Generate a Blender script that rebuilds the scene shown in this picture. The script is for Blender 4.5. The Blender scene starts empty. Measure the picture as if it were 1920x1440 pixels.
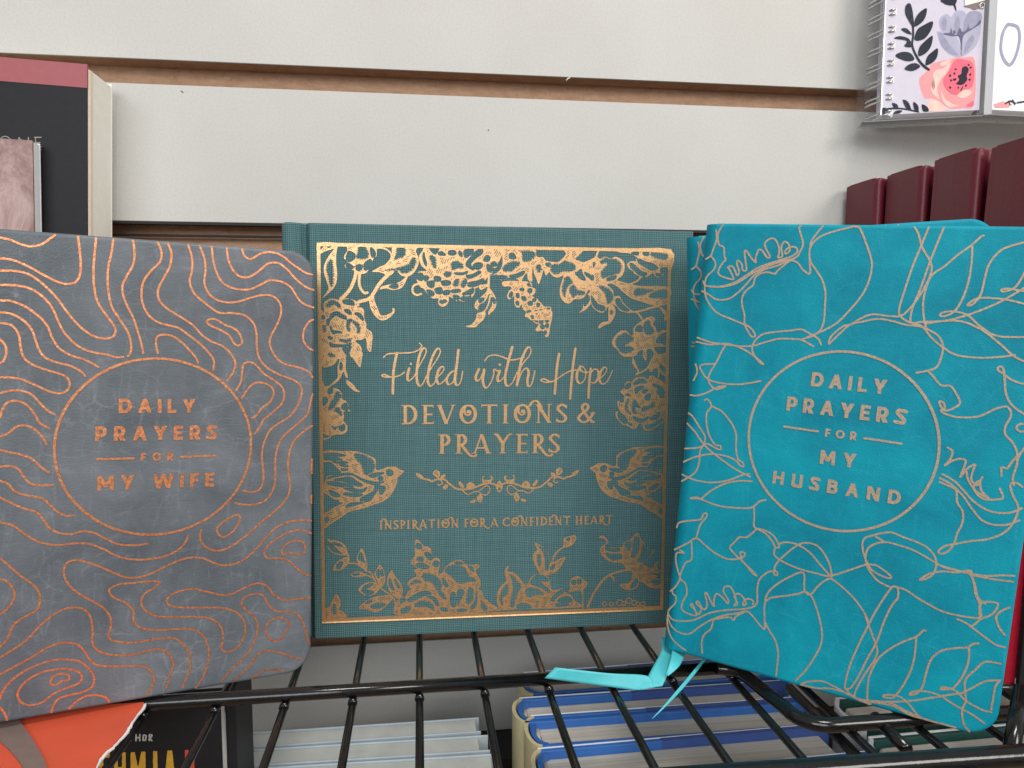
import bpy, bmesh, math, random
import numpy as np
from mathutils import Vector, Matrix
from mathutils.geometry import tessellate_polygon

# ---------------------------------------------------------------- camera, light, exposure
# one unit is ten centimetres
scene = bpy.context.scene
scene.unit_settings.system = 'METRIC'
scene.unit_settings.scale_length = 0.1
C = bpy.context.collection
FPX = 1370.0                       # focal length in units of a 1920 wide frame
PITCH = math.atan(114 / FPX)
YAW = math.atan(175 * math.cos(PITCH) / FPX)
FW = Vector((math.sin(YAW) * math.cos(PITCH), math.cos(YAW) * math.cos(PITCH), -math.sin(PITCH)))
RT = Vector((math.cos(YAW), -math.sin(YAW), 0))
UP = RT.cross(FW)
cd = bpy.data.cameras.new('camera')
cd.sensor_width = 36
cd.lens = 36 * FPX / 1920
cd.clip_start = 0.05
cd.clip_end = 200
cd.dof.use_dof = True
cd.dof.focus_distance = 3.0
cd.dof.aperture_fstop = 7.5
cam = bpy.data.objects.new('camera', cd)
C.objects.link(cam)
M = Matrix((RT, UP, -FW)).transposed().to_4x4()
cam.matrix_world = M
scene.camera = cam

world = bpy.data.worlds.new('World')
scene.world = world
world.use_nodes = True
bg = world.node_tree.nodes['Background']
bg.inputs[0].default_value = (0.95, 0.96, 1.0, 1)
bg.inputs[1].default_value = 0.42

def lamp(name, loc, target, size, size_y, power, color):
    ld = bpy.data.lights.new(name, 'AREA')
    ld.shape = 'RECTANGLE'
    ld.size, ld.size_y = size, size_y
    ld.energy = power
    ld.color = color
    o = bpy.data.objects.new(name, ld)
    C.objects.link(o)
    o.location = loc
    o.rotation_euler = (Vector(target) - Vector(loc)).to_track_quat('-Z', 'Y').to_euler()
    return o
lamp('shop_window_light', (-3.5, -11, 4.5), (0.5, 3.5, 0), 11, 6, 1120, (0.94, 0.975, 1.0))
lamp('side_window_light', (7.5, -6.5, 5), (1.0, 3.5, 0), 4, 4, 620, (1.0, 0.95, 0.88))
lamp('ceiling_light', (2.5, -3.5, 12), (1.2, 3.8, 0.5), 5, 2.2, 980, (1.0, 0.95, 0.87))

scene.view_settings.view_transform = 'Standard'
scene.view_settings.look = 'None'
scene.view_settings.exposure = 0
scene.view_settings.gamma = 1
scene.render.engine = 'CYCLES'
scene.render.resolution_x, scene.render.resolution_y = 1024, 768
rng = random.Random(7)

def ray(px, py):
    return RT * (px - 960) - UP * (py - 720) + FW * FPX
def on_level(px, py, z):           # point of the horizontal plane at height z
    r = ray(px, py); return r * (z / r.z)
def on_depth(px, py, y):           # point of the vertical plane parallel to the wall at distance y
    r = ray(px, py); return r * (y / r.y)

# ---------------------------------------------------------------- materials
def srgb(r, g, b):
    return tuple(((c / 255) / 12.92 if c / 255 <= 0.04045 else ((c / 255 + 0.055) / 1.055) ** 2.4) for c in (r, g, b)) + (1,)
class Mat:
    def __init__(s, name, color=(0.5, 0.5, 0.5, 1), rough=0.6, metal=0.0, spec=0.5):
        s.m = bpy.data.materials.new(name); s.m.use_nodes = True
        s.t = s.m.node_tree; s.p = s.t.nodes['Principled BSDF']
        s.p.inputs['Base Color'].default_value = color
        s.p.inputs['Roughness'].default_value = rough
        s.p.inputs['Metallic'].default_value = metal
        s.p.inputs['Specular IOR Level'].default_value = spec
        s.tc = s.t.nodes.new('ShaderNodeTexCoord')
    def n(s, kind, **kw):
        x = s.t.nodes.new(kind)
        for k, v in kw.items():
            if k[0] == '_': x.inputs[k[1:].replace('_', ' ')].default_value = v
            else: setattr(x, k, v)
        return x
    def link(s, a, b): s.t.links.new(a, b)
    def coords(s, scale=(1, 1, 1), rot=(0, 0, 0)):
        mp = s.n('ShaderNodeMapping'); mp.inputs['Scale'].default_value = scale
        mp.inputs['Rotation'].default_value = rot
        s.link(s.tc.outputs['Object'], mp.inputs['Vector']); return mp.outputs[0]
    def noise(s, scale, detail=3, rough=0.55, vec=None, distortion=0):
        x = s.n('ShaderNodeTexNoise', _Scale=scale, _Detail=detail, _Roughness=rough, _Distortion=distortion)
        s.link(vec if vec else s.coords(), x.inputs['Vector']); return x.outputs['Fac']
    def ramp(s, fac, stops):
        r = s.n('ShaderNodeValToRGB'); e = r.color_ramp.elements
        while len(e) < len(stops): e.new(0.5)
        for k, (p, c) in enumerate(stops):
            e[k].position = p; e[k].color = c if len(c) == 4 else tuple(c) + (1,)
        s.link(fac, r.inputs[0]); return r.outputs[0]
    def mix(s, fac, a, b, mode='MIX'):
        m = s.n('ShaderNodeMix', data_type='RGBA', blend_type=mode)
        for sock, v in ((m.inputs[0], fac), (m.inputs[6], a), (m.inputs[7], b)):
            if isinstance(v, (int, float)): sock.default_value = v
            elif isinstance(v, tuple): sock.default_value = v
            else: s.link(v, sock)
        return m.outputs[2]
    def math(s, op, a, b=0.0):
        m = s.n('ShaderNodeMath', operation=op)
        for k, v in enumerate((a, b)):
            if isinstance(v, (int, float)): m.inputs[k].default_value = v
            else: s.link(v, m.inputs[k])
        return m.outputs[0]
    def color(s, c): s.link(c, s.p.inputs['Base Color']); return s
    def rough(s, c): s.link(c, s.p.inputs['Roughness']); return s
    def bump(s, h, strength=0.3, dist=0.01):
        b = s.n('ShaderNodeBump', _Strength=strength, _Distance=dist)
        s.link(h, b.inputs['Height']); s.link(b.outputs[0], s.p.inputs['Normal']); return s

MATS = {}
def wall_mat():
    m = Mat('melamine_wall', rough=0.62, spec=0.12)
    a = m.ramp(m.noise(1.3, 4), [(0.3, (0.535, 0.528, 0.502)), (0.7, (0.57, 0.565, 0.542))])
    d = m.ramp(m.noise(90, 2), [(0.35, (0.93, 0.93, 0.93)), (0.6, (1, 1, 1))])
    m.color(m.mix(1.0, a, d, 'MULTIPLY')); m.bump(m.noise(120, 2), 0.05, 0.002)
    return m.m
def fibre_mat():
    m = Mat('raw_fibreboard', rough=0.9, spec=0.2)
    a = m.ramp(m.noise(14, 6, 0.7, m.coords((1, 1, 3))), [(0.3, srgb(170, 134, 108)), (0.7, srgb(196, 160, 132))])
    b = m.ramp(m.noise(60, 3, 0.7, m.coords((1.4, 1, 0.6))), [(0.28, (0.62, 0.56, 0.5)), (0.40, (1, 1, 1))])
    m.color(m.mix(0.8, a, b, 'MULTIPLY')); m.bump(m.noise(55, 4), 0.3, 0.01)
    return m.m
def leather(name, dark, mid, light, vein, grain=55, rough=0.42, veinfac=0.35, spec=0.5, bumpk=0.14):
    m = Mat(name, rough=rough, spec=spec)
    a = m.ramp(m.noise(3.2, 6, 0.62, None, 0.5), [(0.30, dark), (0.5, mid), (0.72, light)])
    v1 = m.n('ShaderNodeTexVoronoi', feature='DISTANCE_TO_EDGE', _Scale=9.0)
    wv = m.n('ShaderNodeTexNoise', _Scale=4.0, _Detail=5.0, _Roughness=0.7)
    m.link(m.coords(), wv.inputs['Vector'])
    w = m.mix(0.12, m.coords(), wv.outputs['Color'], 'ADD')
    m.link(w, v1.inputs['Vector'])
    veins = m.ramp(v1.outputs['Distance'], [(0.0, (1, 1, 1)), (0.035, (0, 0, 0))])
    patch = m.ramp(m.noise(2.4, 3), [(0.48, (0, 0, 0)), (0.66, (1, 1, 1))])
    fib = m.ramp(m.noise(26, 5, 0.75, m.coords((1, 1, 0.22), (0, 0.5, 0)), 1.5), [(0.56, (0, 0, 0)), (0.72, (1, 1, 1))])
    fib2 = m.ramp(m.noise(26, 5, 0.75, m.coords((0.22, 1, 1), (0, 0.3, 0)), 1.5), [(0.56, (0, 0, 0)), (0.72, (1, 1, 1))])
    k = m.mix(1.0, m.mix(1.0, veins, patch, 'MULTIPLY'), m.mix(1.0, fib, fib2, 'ADD'), 'ADD')
    kk = m.math('MULTIPLY', k, veinfac)
    m.color(m.mix(kk, a, vein))
    g = m.n('ShaderNodeTexVoronoi', feature='DISTANCE_TO_EDGE', _Scale=float(grain)); m.link(m.mix(0.02, m.coords(), wv.outputs['Color'], 'ADD'), g.inputs['Vector'])
    gg = m.ramp(g.outputs['Distance'], [(0.0, (0, 0, 0)), (0.22, (1, 1, 1))])
    h = m.mix(0.5, gg, m.noise(140, 3), 'ADD')
    m.bump(h, bumpk, 0.005)
    m.rough(m.math('ADD', m.math('MULTIPLY', m.noise(20, 4), 0.25), rough - 0.1))
    return m.m
def linen_mat():
    m = Mat('teal_linen', rough=0.78, spec=0.3)
    wu = m.noise(1.0, 3, 0.6, m.coords((95, 1, 6)))
    wv = m.noise(1.0, 3, 0.6, m.coords((6, 1, 95)))
    def thread(axis, slub):
        s = m.n('ShaderNodeSeparateXYZ'); m.link(m.tc.outputs['Object'], s.inputs[0])
        x = m.math('MULTIPLY', s.outputs[axis], 2 * math.pi / 0.0084)
        x = m.math('ADD', x, m.math('MULTIPLY', m.noise(5, 2, 0.5, m.coords((5, 1, 1.6) if axis == 0 else (1.6, 1, 5))), 9.0))
        y = m.math('MULTIPLY', m.math('SINE', x), 0.5); y = m.math('ADD', y, 0.5)
        return m.math('MULTIPLY', y, m.math('ADD', m.math('MULTIPLY', slub, 0.9), 0.4))
    a, b = thread(0, wu), thread(2, wv)
    f = m.math('MULTIPLY', m.math('ADD', a, b), 0.62)
    base = m.ramp(f, [(0.0, srgb(42, 69, 75)), (0.42, srgb(64, 97, 101)), (1.0, srgb(97, 132, 133))])
    sl = m.ramp(m.noise(1, 4, 0.7, m.coords((70, 1, 1.5))), [(0.35, (0.92, 0.935, 0.94)), (0.65, (1.06, 1.06, 1.05))])
    s2 = m.ramp(m.noise(1, 4, 0.7, m.coords((1.5, 1, 70))), [(0.35, (0.92, 0.935, 0.94)), (0.65, (1.06, 1.06, 1.05))])
    m.color(m.mix(1.0, m.mix(1.0, base, sl, 'MULTIPLY'), s2, 'MULTIPLY'))
    m.bump(f, 0.22, 0.005)
    return m.m
def foil(name, c1, c2, rough=0.34, metal=0.9, grain=120, bump=0.5):
    m = Mat(name, rough=rough, metal=metal)
    m.color(m.ramp(m.noise(grain, 3, 0.7), [(0.38, c1), (0.62, c2)]))
    m.rough(m.math('ADD', m.math('MULTIPLY', m.noise(grain * 0.8, 3), 0.35), rough - 0.15))
    m.bump(m.noise(grain * 0.9, 3, 0.65), bump, 0.006)
    return m.m
def plain(name, col, rough=0.6, metal=0.0, spec=0.5, var=0.12, scale=30, bump=0.08, bscale=90):
    m = Mat(name, rough=rough, metal=metal, spec=spec)
    lo = tuple(c * (1 - var) for c in col[:3]); hi = tuple(min(1, c * (1 + var)) for c in col[:3])
    m.color(m.ramp(m.noise(scale, 4), [(0.3, lo), (0.7, hi)]))
    if bump: m.bump(m.noise(bscale, 3), bump, 0.004)
    return m.m
def page_mat(name, col, axis=1, freq=900):
    m = Mat(name, rough=0.85, spec=0.2)
    sc = [0.6, 0.6, 0.6]; sc[axis] = freq / 10
    n1 = m.noise(1.0, 3, 0.7, m.coords(tuple(sc)))
    lo = tuple(c * 0.74 for c in col[:3])
    m.color(m.ramp(n1, [(0.35, lo), (0.62, col[:3])])); m.bump(n1, 0.25, 0.006)
    return m.m
MATS['wall'] = wall_mat()
MATS['fibre'] = fibre_mat()
MATS['grey_leather'] = leather('grey_leatherette', srgb(74, 81, 88), srgb(91, 98, 105), srgb(108, 114, 120), srgb(156, 160, 165), grain=105, veinfac=0.24)
MATS['turquoise_leather'] = leather('turquoise_leatherette', srgb(0, 118, 140), srgb(0, 136, 157), srgb(0, 151, 170), srgb(60, 182, 198), grain=120, rough=0.55, veinfac=0.16, spec=0.2, bumpk=0.12)
MATS['linen'] = linen_mat()
MATS['copper'] = foil('copper_foil', srgb(212, 128, 84), srgb(244, 172, 124), 0.31, 0.78, 110, 0.2)
MATS['gold'] = foil('rose_gold_foil', srgb(200, 154, 108), srgb(222, 182, 134), 0.34, 0.74, 150, 0.16)
MATS['dull_foil'] = foil('matt_rose_foil', srgb(156, 136, 116), srgb(180, 158, 134), 0.5, 0.2, 130, 0.25)
MATS['page_side'] = page_mat('page_edges_upright', (0.72, 0.68, 0.58), 1, 900)
MATS['page_top'] = page_mat('page_edges_top', (0.62, 0.585, 0.52), 1, 700)
MATS['cream'] = plain('cream_paper', (0.86, 0.84, 0.76), 0.7, var=0.03)
MATS['tan_slip'] = plain('tan_slip', (0.55, 0.48, 0.40), 0.7)
MATS['cream_stripe'] = plain('peach_paper', (0.80, 0.66, 0.50), 0.7, var=0.04)
MATS['white_paper'] = plain('white_paper', (0.87, 0.885, 0.90), 0.6, var=0.03)
MATS['black_wire'] = plain('black_powder_coat', (0.007, 0.007, 0.007), 0.15, var=0.3, spec=0.5, bump=0.12, bscale=40)
MATS['black_card'] = plain('black_card', srgb(30, 30, 33), 0.5, var=0.12, spec=0.25)
MATS['dark'] = plain('dark_shelf_back', (0.012, 0.011, 0.011), 0.7)
MATS['dusty_red'] = plain('dusty_red_print', srgb(158, 82, 88), 0.5, var=0.05)
MATS['maroon'] = plain('maroon_leatherette', srgb(98, 24, 38), 0.42, var=0.12, scale=60, bump=0.3, bscale=70, spec=0.45)
MATS['lit_maroon'] = plain('lit_maroon', srgb(150, 18, 40), 0.4)  # maroon as it looks when lit, the brightness put into the colour
MATS['turquoise_satin'] = plain('turquoise_satin', srgb(76, 188, 196), 0.42, var=0.05, bump=0.25, bscale=160)
MATS['orange'] = plain('orange_cover', srgb(206, 84, 56), 0.5, var=0.06, scale=5)
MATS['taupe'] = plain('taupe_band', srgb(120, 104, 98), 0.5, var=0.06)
MATS['blue'] = plain('blue_cover', srgb(54, 108, 184), 0.35, var=0.10, scale=8)
MATS['navy'] = plain('dark_blue_cover', srgb(64, 90, 156), 0.4, var=0.08, scale=8)
MATS['beige'] = plain('beige_spine', srgb(206, 196, 156), 0.5, var=0.05)
MATS['pale_blue'] = plain('pale_blue_cover', srgb(172, 184, 192), 0.5, var=0.06, scale=10)
MATS['pale_grey'] = plain('pale_grey_pages', srgb(190, 194, 190), 0.6, var=0.06, scale=12)
MATS['green_cover'] = plain('dark_green_cover', srgb(34, 78, 72), 0.4)
MATS['yellow_print'] = plain('yellow_print', srgb(206, 158, 44), 0.6, var=0.12)
MATS['red_print'] = plain('orange_red_print', srgb(196, 74, 48), 0.6)
MATS['grey_print'] = plain('grey_print', srgb(190, 190, 190), 0.6)
MATS['dim_print'] = plain('silver_print', srgb(140, 138, 128), 0.5)
MATS['lilac'] = plain('lilac_cover', srgb(206, 200, 214), 0.35, var=0.03)
MATS['navy_print'] = plain('navy_leaf_print', srgb(20, 24, 44), 0.5, spec=0.2)
MATS['tulip_light'] = plain('pale_lilac_print', srgb(172, 170, 192), 0.4, var=0.08, scale=14)
MATS['tulip_mid'] = plain('grey_lilac_print', srgb(148, 146, 172), 0.4)
MATS['tulip_dark'] = plain('slate_print', srgb(84, 82, 116), 0.4)
MATS['salmon'] = plain('salmon_print', srgb(240, 150, 152), 0.4, var=0.06, scale=16)
MATS['blush'] = plain('blush_print', srgb(248, 198, 186), 0.4)
MATS['hot_pink'] = plain('coral_print', srgb(232, 92, 116), 0.4)
MATS['silver'] = plain('silver_wire', (0.55, 0.54, 0.54), 0.2, metal=1.0, bump=0)
MATS['hinge_shine'] = MATS['maroon']
def photo_mat():
    m = Mat('stone_photo_print', rough=0.35)
    n = m.noise(3.4, 8, 0.7, m.coords((1, 1, 0.6), (0, 0.5, 0)), 1.2)
    m.color(m.ramp(n, [(0.32, srgb(86, 58, 56)), (0.48, srgb(138, 104, 98)), (0.62, srgb(178, 152, 146)), (0.75, srgb(112, 82, 76))]))
    return m.m
MATS['photo'] = photo_mat()
def plastic_mat(name, alpha_white, rough=0.08):
    m = bpy.data.materials.new(name); m.use_nodes = True; t = m.node_tree; t.nodes.clear()
    o = t.nodes.new('ShaderNodeOutputMaterial'); tr = t.nodes.new('ShaderNodeBsdfTransparent'); gl = t.nodes.new('ShaderNodeBsdfGlossy')
    df = t.nodes.new('ShaderNodeBsdfDiffuse'); df.inputs[0].default_value = (0.8, 0.83, 0.86, 1); gl.inputs['Roughness'].default_value = rough
    a = t.nodes.new('ShaderNodeMixShader'); b = t.nodes.new('ShaderNodeMixShader'); fr = t.nodes.new('ShaderNodeLayerWeight'); fr.inputs[0].default_value = 0.12
    a.inputs[0].default_value = alpha_white
    t.links.new(tr.outputs[0], a.inputs[1]); t.links.new(df.outputs[0], a.inputs[2])
    t.links.new(fr.outputs[0], b.inputs[0]); t.links.new(a.outputs[0], b.inputs[1]); t.links.new(gl.outputs[0], b.inputs[2])
    t.links.new(b.outputs[0], o.inputs[0]); return m
MATS['clear_plastic'] = plastic_mat('clear_plastic', 0.012)
MATS['milky_plastic'] = plastic_mat('milky_plastic', 0.30, 0.15)

# ---------------------------------------------------------------- object helpers
def link_obj(name, me, mat=None, parent=None, label=None, kind=None):
    o = bpy.data.objects.new(name, me); C.objects.link(o)
    if mat is not None and me is not None: me.materials.append(MATS[mat] if isinstance(mat, str) else mat)
    if parent is not None: o.parent = parent
    if label: o['label'] = label
    if kind: o['kind'] = kind
    return o
def thing(name, label, cat, group=None, matrix=None):
    o = bpy.data.objects.new(name, None); C.objects.link(o); o.empty_display_size = 0.2
    o['label'] = label; o['category'] = cat
    if group: o['group'] = group
    if matrix is not None: o.matrix_world = matrix
    return o
def pose(q, h, n, up):             # local x = along the cover, y = into the book, z = up the cover
    m = Matrix((Vector(h), Vector(n), Vector(up))).transposed().to_4x4(); m.translation = Vector(q); return m
def mesh(name, verts, faces, smooth=False):
    me = bpy.data.meshes.new(name); me.from_pydata([tuple(v) for v in verts], [], faces); me.update()
    if smooth: me.shade_smooth()
    return me
def box_mesh(x0, x1, y0, y1, z0, z1, bev=0.0, seg=2, name='box'):
    bm = bmesh.new(); r = bmesh.ops.create_cube(bm, size=1)
    for v in bm.verts:
        v.co = Vector(((x0 + x1) / 2 + v.co.x * (x1 - x0), (y0 + y1) / 2 + v.co.y * (y1 - y0), (z0 + z1) / 2 + v.co.z * (z1 - z0)))
    if bev: bmesh.ops.bevel(bm, geom=bm.edges[:], offset=bev, segments=seg, affect='EDGES', profile=0.5)
    me = bpy.data.meshes.new(name); bm.to_mesh(me); bm.free()
    return me
def extrude_mesh(poly, z0, z1, name='prism', smooth=False):   # poly in x,y
    n = len(poly); v = [(x, y, z0) for x, y in poly] + [(x, y, z1) for x, y in poly]
    f = [[i, (i + 1) % n, n + (i + 1) % n, n + i] for i in range(n)] + [list(range(n))[::-1], list(range(n, 2 * n))]
    me = mesh(name, v, f); bm = bmesh.new(); bm.from_mesh(me); bmesh.ops.recalc_face_normals(bm, faces=bm.faces[:]); bm.to_mesh(me); bm.free()
    if smooth:
        me.shade_smooth()
        try: me.set_sharp_from_angle(angle=math.radians(40))
        except Exception: pass
    return me
def tube_mesh(pts, r, seg=12, name='tube', closed=False):
    pts = [Vector(p) for p in pts]; n = len(pts); V = []; F = []
    up = None
    for i, p in enumerate(pts):
        a = pts[max(i - 1, 0)]; b = pts[min(i + 1, n - 1)]; t = (b - a).normalized()
        if up is None: up = Vector((0, 0, 1)) if abs(t.z) < 0.9 else Vector((0, 1, 0))
        s = t.cross(up).normalized(); up = s.cross(t).normalized()
        for k in range(seg):
            th = 2 * math.pi * k / seg; V.append(p + (s * math.cos(th) + up * math.sin(th)) * r)
    for i in range(n - 1):
        for k in range(seg):
            F.append([i * seg + k, i * seg + (k + 1) % seg, (i + 1) * seg + (k + 1) % seg, (i + 1) * seg + k])
    F.append(list(range(seg))[::-1]); F.append([(n - 1) * seg + k for k in range(seg)])
    return mesh(name, V, F, True)
def spline(P, closed=False, k=5):
    P = [tuple(p) for p in P]
    if len(P) < 3: return P
    n = len(P); out = []
    rngi = range(n) if closed else range(n - 1)
    for i in rngi:
        if closed: a, b, c, d = P[(i - 1) % n], P[i], P[(i + 1) % n], P[(i + 2) % n]
        else: a, b, c, d = P[max(i - 1, 0)], P[i], P[i + 1], P[min(i + 2, n - 1)]
        for j in range(k):
            t = j / k; t2 = t * t; t3 = t2 * t
            out.append(tuple(0.5 * (2 * b[m] + (c[m] - a[m]) * t + (2 * a[m] - 5 * b[m] + 4 * c[m] - d[m]) * t2 + (3 * b[m] - a[m] - 3 * c[m] + d[m]) * t3) for m in range(len(b))))
    if not closed: out.append(P[-1])
    return out

# ---------------------------------------------------------------- foil printing: strokes and shapes united into one sheet
class Foil:
    SS = 3
    def __init__(s, w, h, cell):
        s.cell = cell; s.nx = int(w / cell) + 3; s.ny = int(h / cell) + 3
        s.a = np.zeros((s.ny * s.SS, s.nx * s.SS), bool); s.k = s.SS / cell
        s.discs = {}
    def shape(s, rings, engrave=0):           # even-odd fill, optionally with engraved slits in the solid parts
        allp = np.concatenate([np.array(r, float) for r in rings]) * s.k
        x0, y0 = np.floor(allp.min(0)).astype(int) - 1; x1, y1 = np.ceil(allp.max(0)).astype(int) + 2
        x0, y0 = max(x0, 0), max(y0, 0); x1, y1 = min(x1, s.a.shape[1]), min(y1, s.a.shape[0])
        if x1 <= x0 or y1 <= y0: return
        acc = np.zeros((y1 - y0, x1 - x0 + 1), np.uint8)
        for r in rings:
            P = np.array(r, float) * s.k
            for (ax, ay), (bx, by) in zip(P, np.roll(P, -1, 0)):
                if ay == by: continue
                if ay > by: ax, ay, bx, by = bx, by, ax, ay
                ra = max(math.ceil(ay - 0.5), y0); rb = min(math.ceil(by - 0.5), y1)
                if rb <= ra: continue
                rows = np.arange(ra, rb); xs = ax + (rows + 0.5 - ay) * (bx - ax) / (by - ay)
                cols = np.clip(np.ceil(xs - 0.5).astype(int), x0, x1) - x0
                np.bitwise_xor.at(acc, (rows - y0, cols), 1)
        m = np.bitwise_xor.accumulate(acc, 1)[:, :-1].astype(bool)
        if engrave:
            r = int(1.7 * engrave * s.k); q = 2 * r + 1
            I = np.pad(np.pad(m.astype(np.int32), r).cumsum(0).cumsum(1), ((1, 0), (1, 0)))
            deep = (I[q:, q:] - I[:-q, q:] - I[q:, :-q] + I[:-q, :-q]) >= q * q
            yy, xx = np.mgrid[0:m.shape[0], 0:m.shape[1]] / (engrave * s.k)
            th = rng.uniform(0.2, 1.3) * rng.choice((-1, 1)); c_, s_ = math.cos(th), math.sin(th)
            u_ = xx * c_ + yy * s_; v_ = -xx * s_ + yy * c_
            slit = (np.sin(u_ * 2 * math.pi / 3.3 + 1.2 * np.sin(v_ / 7)) > 0.35) & (np.sin(v_ / 3.1 + 2.1 * np.sin(u_ / 4.3)) > -0.15)
            m &= ~(deep & slit)
        s.a[y0:y1, x0:x1] |= m
    def stroke(s, pts, w, closed=False, smooth=True, wf=None, taper=0):
        P = spline(pts, closed, 6) if smooth else list(pts)
        if closed: P = P + [P[0]]
        P = np.array(P, float); L = np.r_[0, np.cumsum(np.hypot(*np.diff(P, axis=0).T))]
        if L[-1] <= 0: return
        n = max(2, int(L[-1] * s.k / 1.0)); t = np.linspace(0, L[-1], n)
        X = np.interp(t, L, P[:, 0]) * s.k; Y = np.interp(t, L, P[:, 1]) * s.k
        dx = np.gradient(X); dy = np.gradient(Y); dl = np.hypot(dx, dy) + 1e-9
        for i in range(n):
            ww = w if wf is None else wf(dx[i] / dl[i], dy[i] / dl[i])
            if taper: ww *= min(1, 0.35 + 6 * min(t[i], L[-1] - t[i]) / L[-1])
            r = max(1, round(ww * s.k / 2 * 2) / 2)
            if r not in s.discs:
                q = int(math.ceil(r)); g = np.mgrid[-q:q + 1, -q:q + 1]; s.discs[r] = (q, (g[0] ** 2 + g[1] ** 2) <= r * r + 0.3)
            q, D = s.discs[r]; cx, cy = int(round(X[i])), int(round(Y[i]))
            if cx - q < 0 or cy - q < 0 or cx + q + 1 > s.a.shape[1] or cy + q + 1 > s.a.shape[0]: continue
            s.a[cy - q:cy + q + 1, cx - q:cx + q + 1] |= D
    def mesh(s, name, y):
        SS = s.SS; f = s.a.reshape(s.ny, SS, s.nx, SS).mean((1, 3)); ny, nx = f.shape
        f = np.pad(f, 1); ny += 2; nx += 2
        N = nx * ny; b = f >= 0.5
        case = (b[:-1, :-1] * 1 + b[:-1, 1:] * 2 + b[1:, 1:] * 4 + b[1:, :-1] * 8)
        # codes: 0-3 corners (00,10,11,01), 4-7 edges bottom,right,top,left
        T = {1: [[0, 4, 7]], 2: [[4, 1, 5]], 3: [[0, 1, 5, 7]], 4: [[5, 2, 6]], 5: [[0, 4, 7], [5, 2, 6]], 6: [[4, 1, 2, 6]], 7: [[0, 1, 2, 6, 7]],
             8: [[7, 6, 3]], 9: [[0, 4, 6, 3]], 10: [[4, 1, 5], [7, 6, 3]], 11: [[0, 1, 5, 6, 3]], 12: [[7, 5, 2, 3]], 13: [[0, 4, 5, 2, 3]], 14: [[4, 1, 2, 3, 7]]}
        faces = []
        def vid(code, j, i):
            if code < 4:
                return (j + (code >= 2)) * nx + i + (code in (1, 2))
            if code == 4: return N + j * nx + i
            if code == 6: return N + (j + 1) * nx + i
            if code == 7: return 2 * N + j * nx + i
            return 2 * N + j * nx + i + 1
        for c, polys in T.items():
            jj, ii = np.nonzero(case == c)
            if not len(jj): continue
            for p in polys:
                faces += np.stack([vid(q, jj, ii) for q in p], 1).tolist()
        full = np.pad((case == 15).astype(np.int8), ((0, 0), (1, 1))); d = np.diff(full, axis=1)
        js, st = np.nonzero(d == 1); _, en = np.nonzero(d == -1)
        for j, a_, b_ in zip(js, st, en):
            for q in range(a_, b_, 12):
                e = min(q + 12, b_); faces.append([j * nx + q, j * nx + e, (j + 1) * nx + e, (j + 1) * nx + q])
        ids = np.unique(np.concatenate([np.array(x) for x in faces])) if faces else np.array([], int)
        kind = ids // N; r = ids % N; j = r // nx; i = r % nx
        x = i.astype(float); z = j.astype(float); fl = f.ravel()
        h = kind == 1; va, vb = fl[r[h]], fl[r[h] + 1]; x[h] += (0.5 - va) / (vb - va)
        v = kind == 2; va, vb = fl[r[v]], fl[r[v] + nx]; z[v] += (0.5 - va) / (vb - va)
        x = (x - 0.5) * s.cell; z = (z - 0.5) * s.cell
        rem = {int(a): k for k, a in enumerate(ids)}
        faces = [[rem[int(q)] for q in fc] for fc in faces]
        return mesh(name, np.stack([x, np.full_like(x, y), z], 1).tolist(), faces)

SCALE = 2000.0
def parse(txt): return [tuple(float(c) / SCALE for c in p.split(',')) for p in txt.split()]
PX = 0.0021                        # one photograph pixel on the covers
def jag(ring, amp, step):          # engraved teeth pointing into an opening
    R = np.array(ring + [ring[0]]); L = np.r_[0, np.cumsum(np.hypot(*np.diff(R, axis=0).T))]
    n = max(6, int(L[-1] / step)); n += n % 2; t = np.linspace(0, L[-1], n, endpoint=False)
    X = np.interp(t, L, R[:, 0]); Y = np.interp(t, L, R[:, 1]); c = np.array([X.mean(), Y.mean()])
    A = 0.5 * np.sum(X * np.roll(Y, -1) - np.roll(X, -1) * Y)
    dx = np.roll(X, -1) - np.roll(X, 1); dy = np.roll(Y, -1) - np.roll(Y, 1); dl = np.hypot(dx, dy) + 1e-9
    nx_, ny_ = -dy / dl * np.sign(A), dx / dl * np.sign(A)
    q = np.array([(amp * (0.6 + 0.7 * rng.random())) if k % 2 else 0.0 for k in range(n)])
    q = np.where(q > 0, q, -0.42 * amp * (0.6 + 0.8 * np.array([rng.random() for _ in range(n)])))
    X = X + nx_ * q; Y = Y + ny_ * q
    return list(zip(X.tolist(), Y.tolist()))
def grow(ring, d):
    R = np.array(ring); X, Y = R[:, 0], R[:, 1]
    A = 0.5 * np.sum(X * np.roll(Y, -1) - np.roll(X, -1) * Y)
    dx = np.roll(X, -1) - np.roll(X, 1); dy = np.roll(Y, -1) - np.roll(Y, 1); dl = np.hypot(dx, dy) + 1e-9
    return list(zip((X + dy / dl * np.sign(A) * d).tolist(), (Y - dx / dl * np.sign(A) * d).tolist()))
def draw_floral(fo, txt, px=0.00245):
    for l in txt.strip().split('\n'):
        p = l.split('|')
        if l[0] == 'F':
            rings = []
            for k, q in enumerate(p[1:]):
                j = q.startswith('*'); r = spline(parse(q.lstrip('*')), True, 4)
                if k: r = grow(r, 1.25 * px)
                if j: r = jag(r, 3.6 * px, 1.55 * px)
                rings.append(r)
            fo.shape(rings, engrave=px)
        else:
            fo.stroke(parse(p[1]), float(p[0][1:]) * px, closed=l[0] == 'K')

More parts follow.
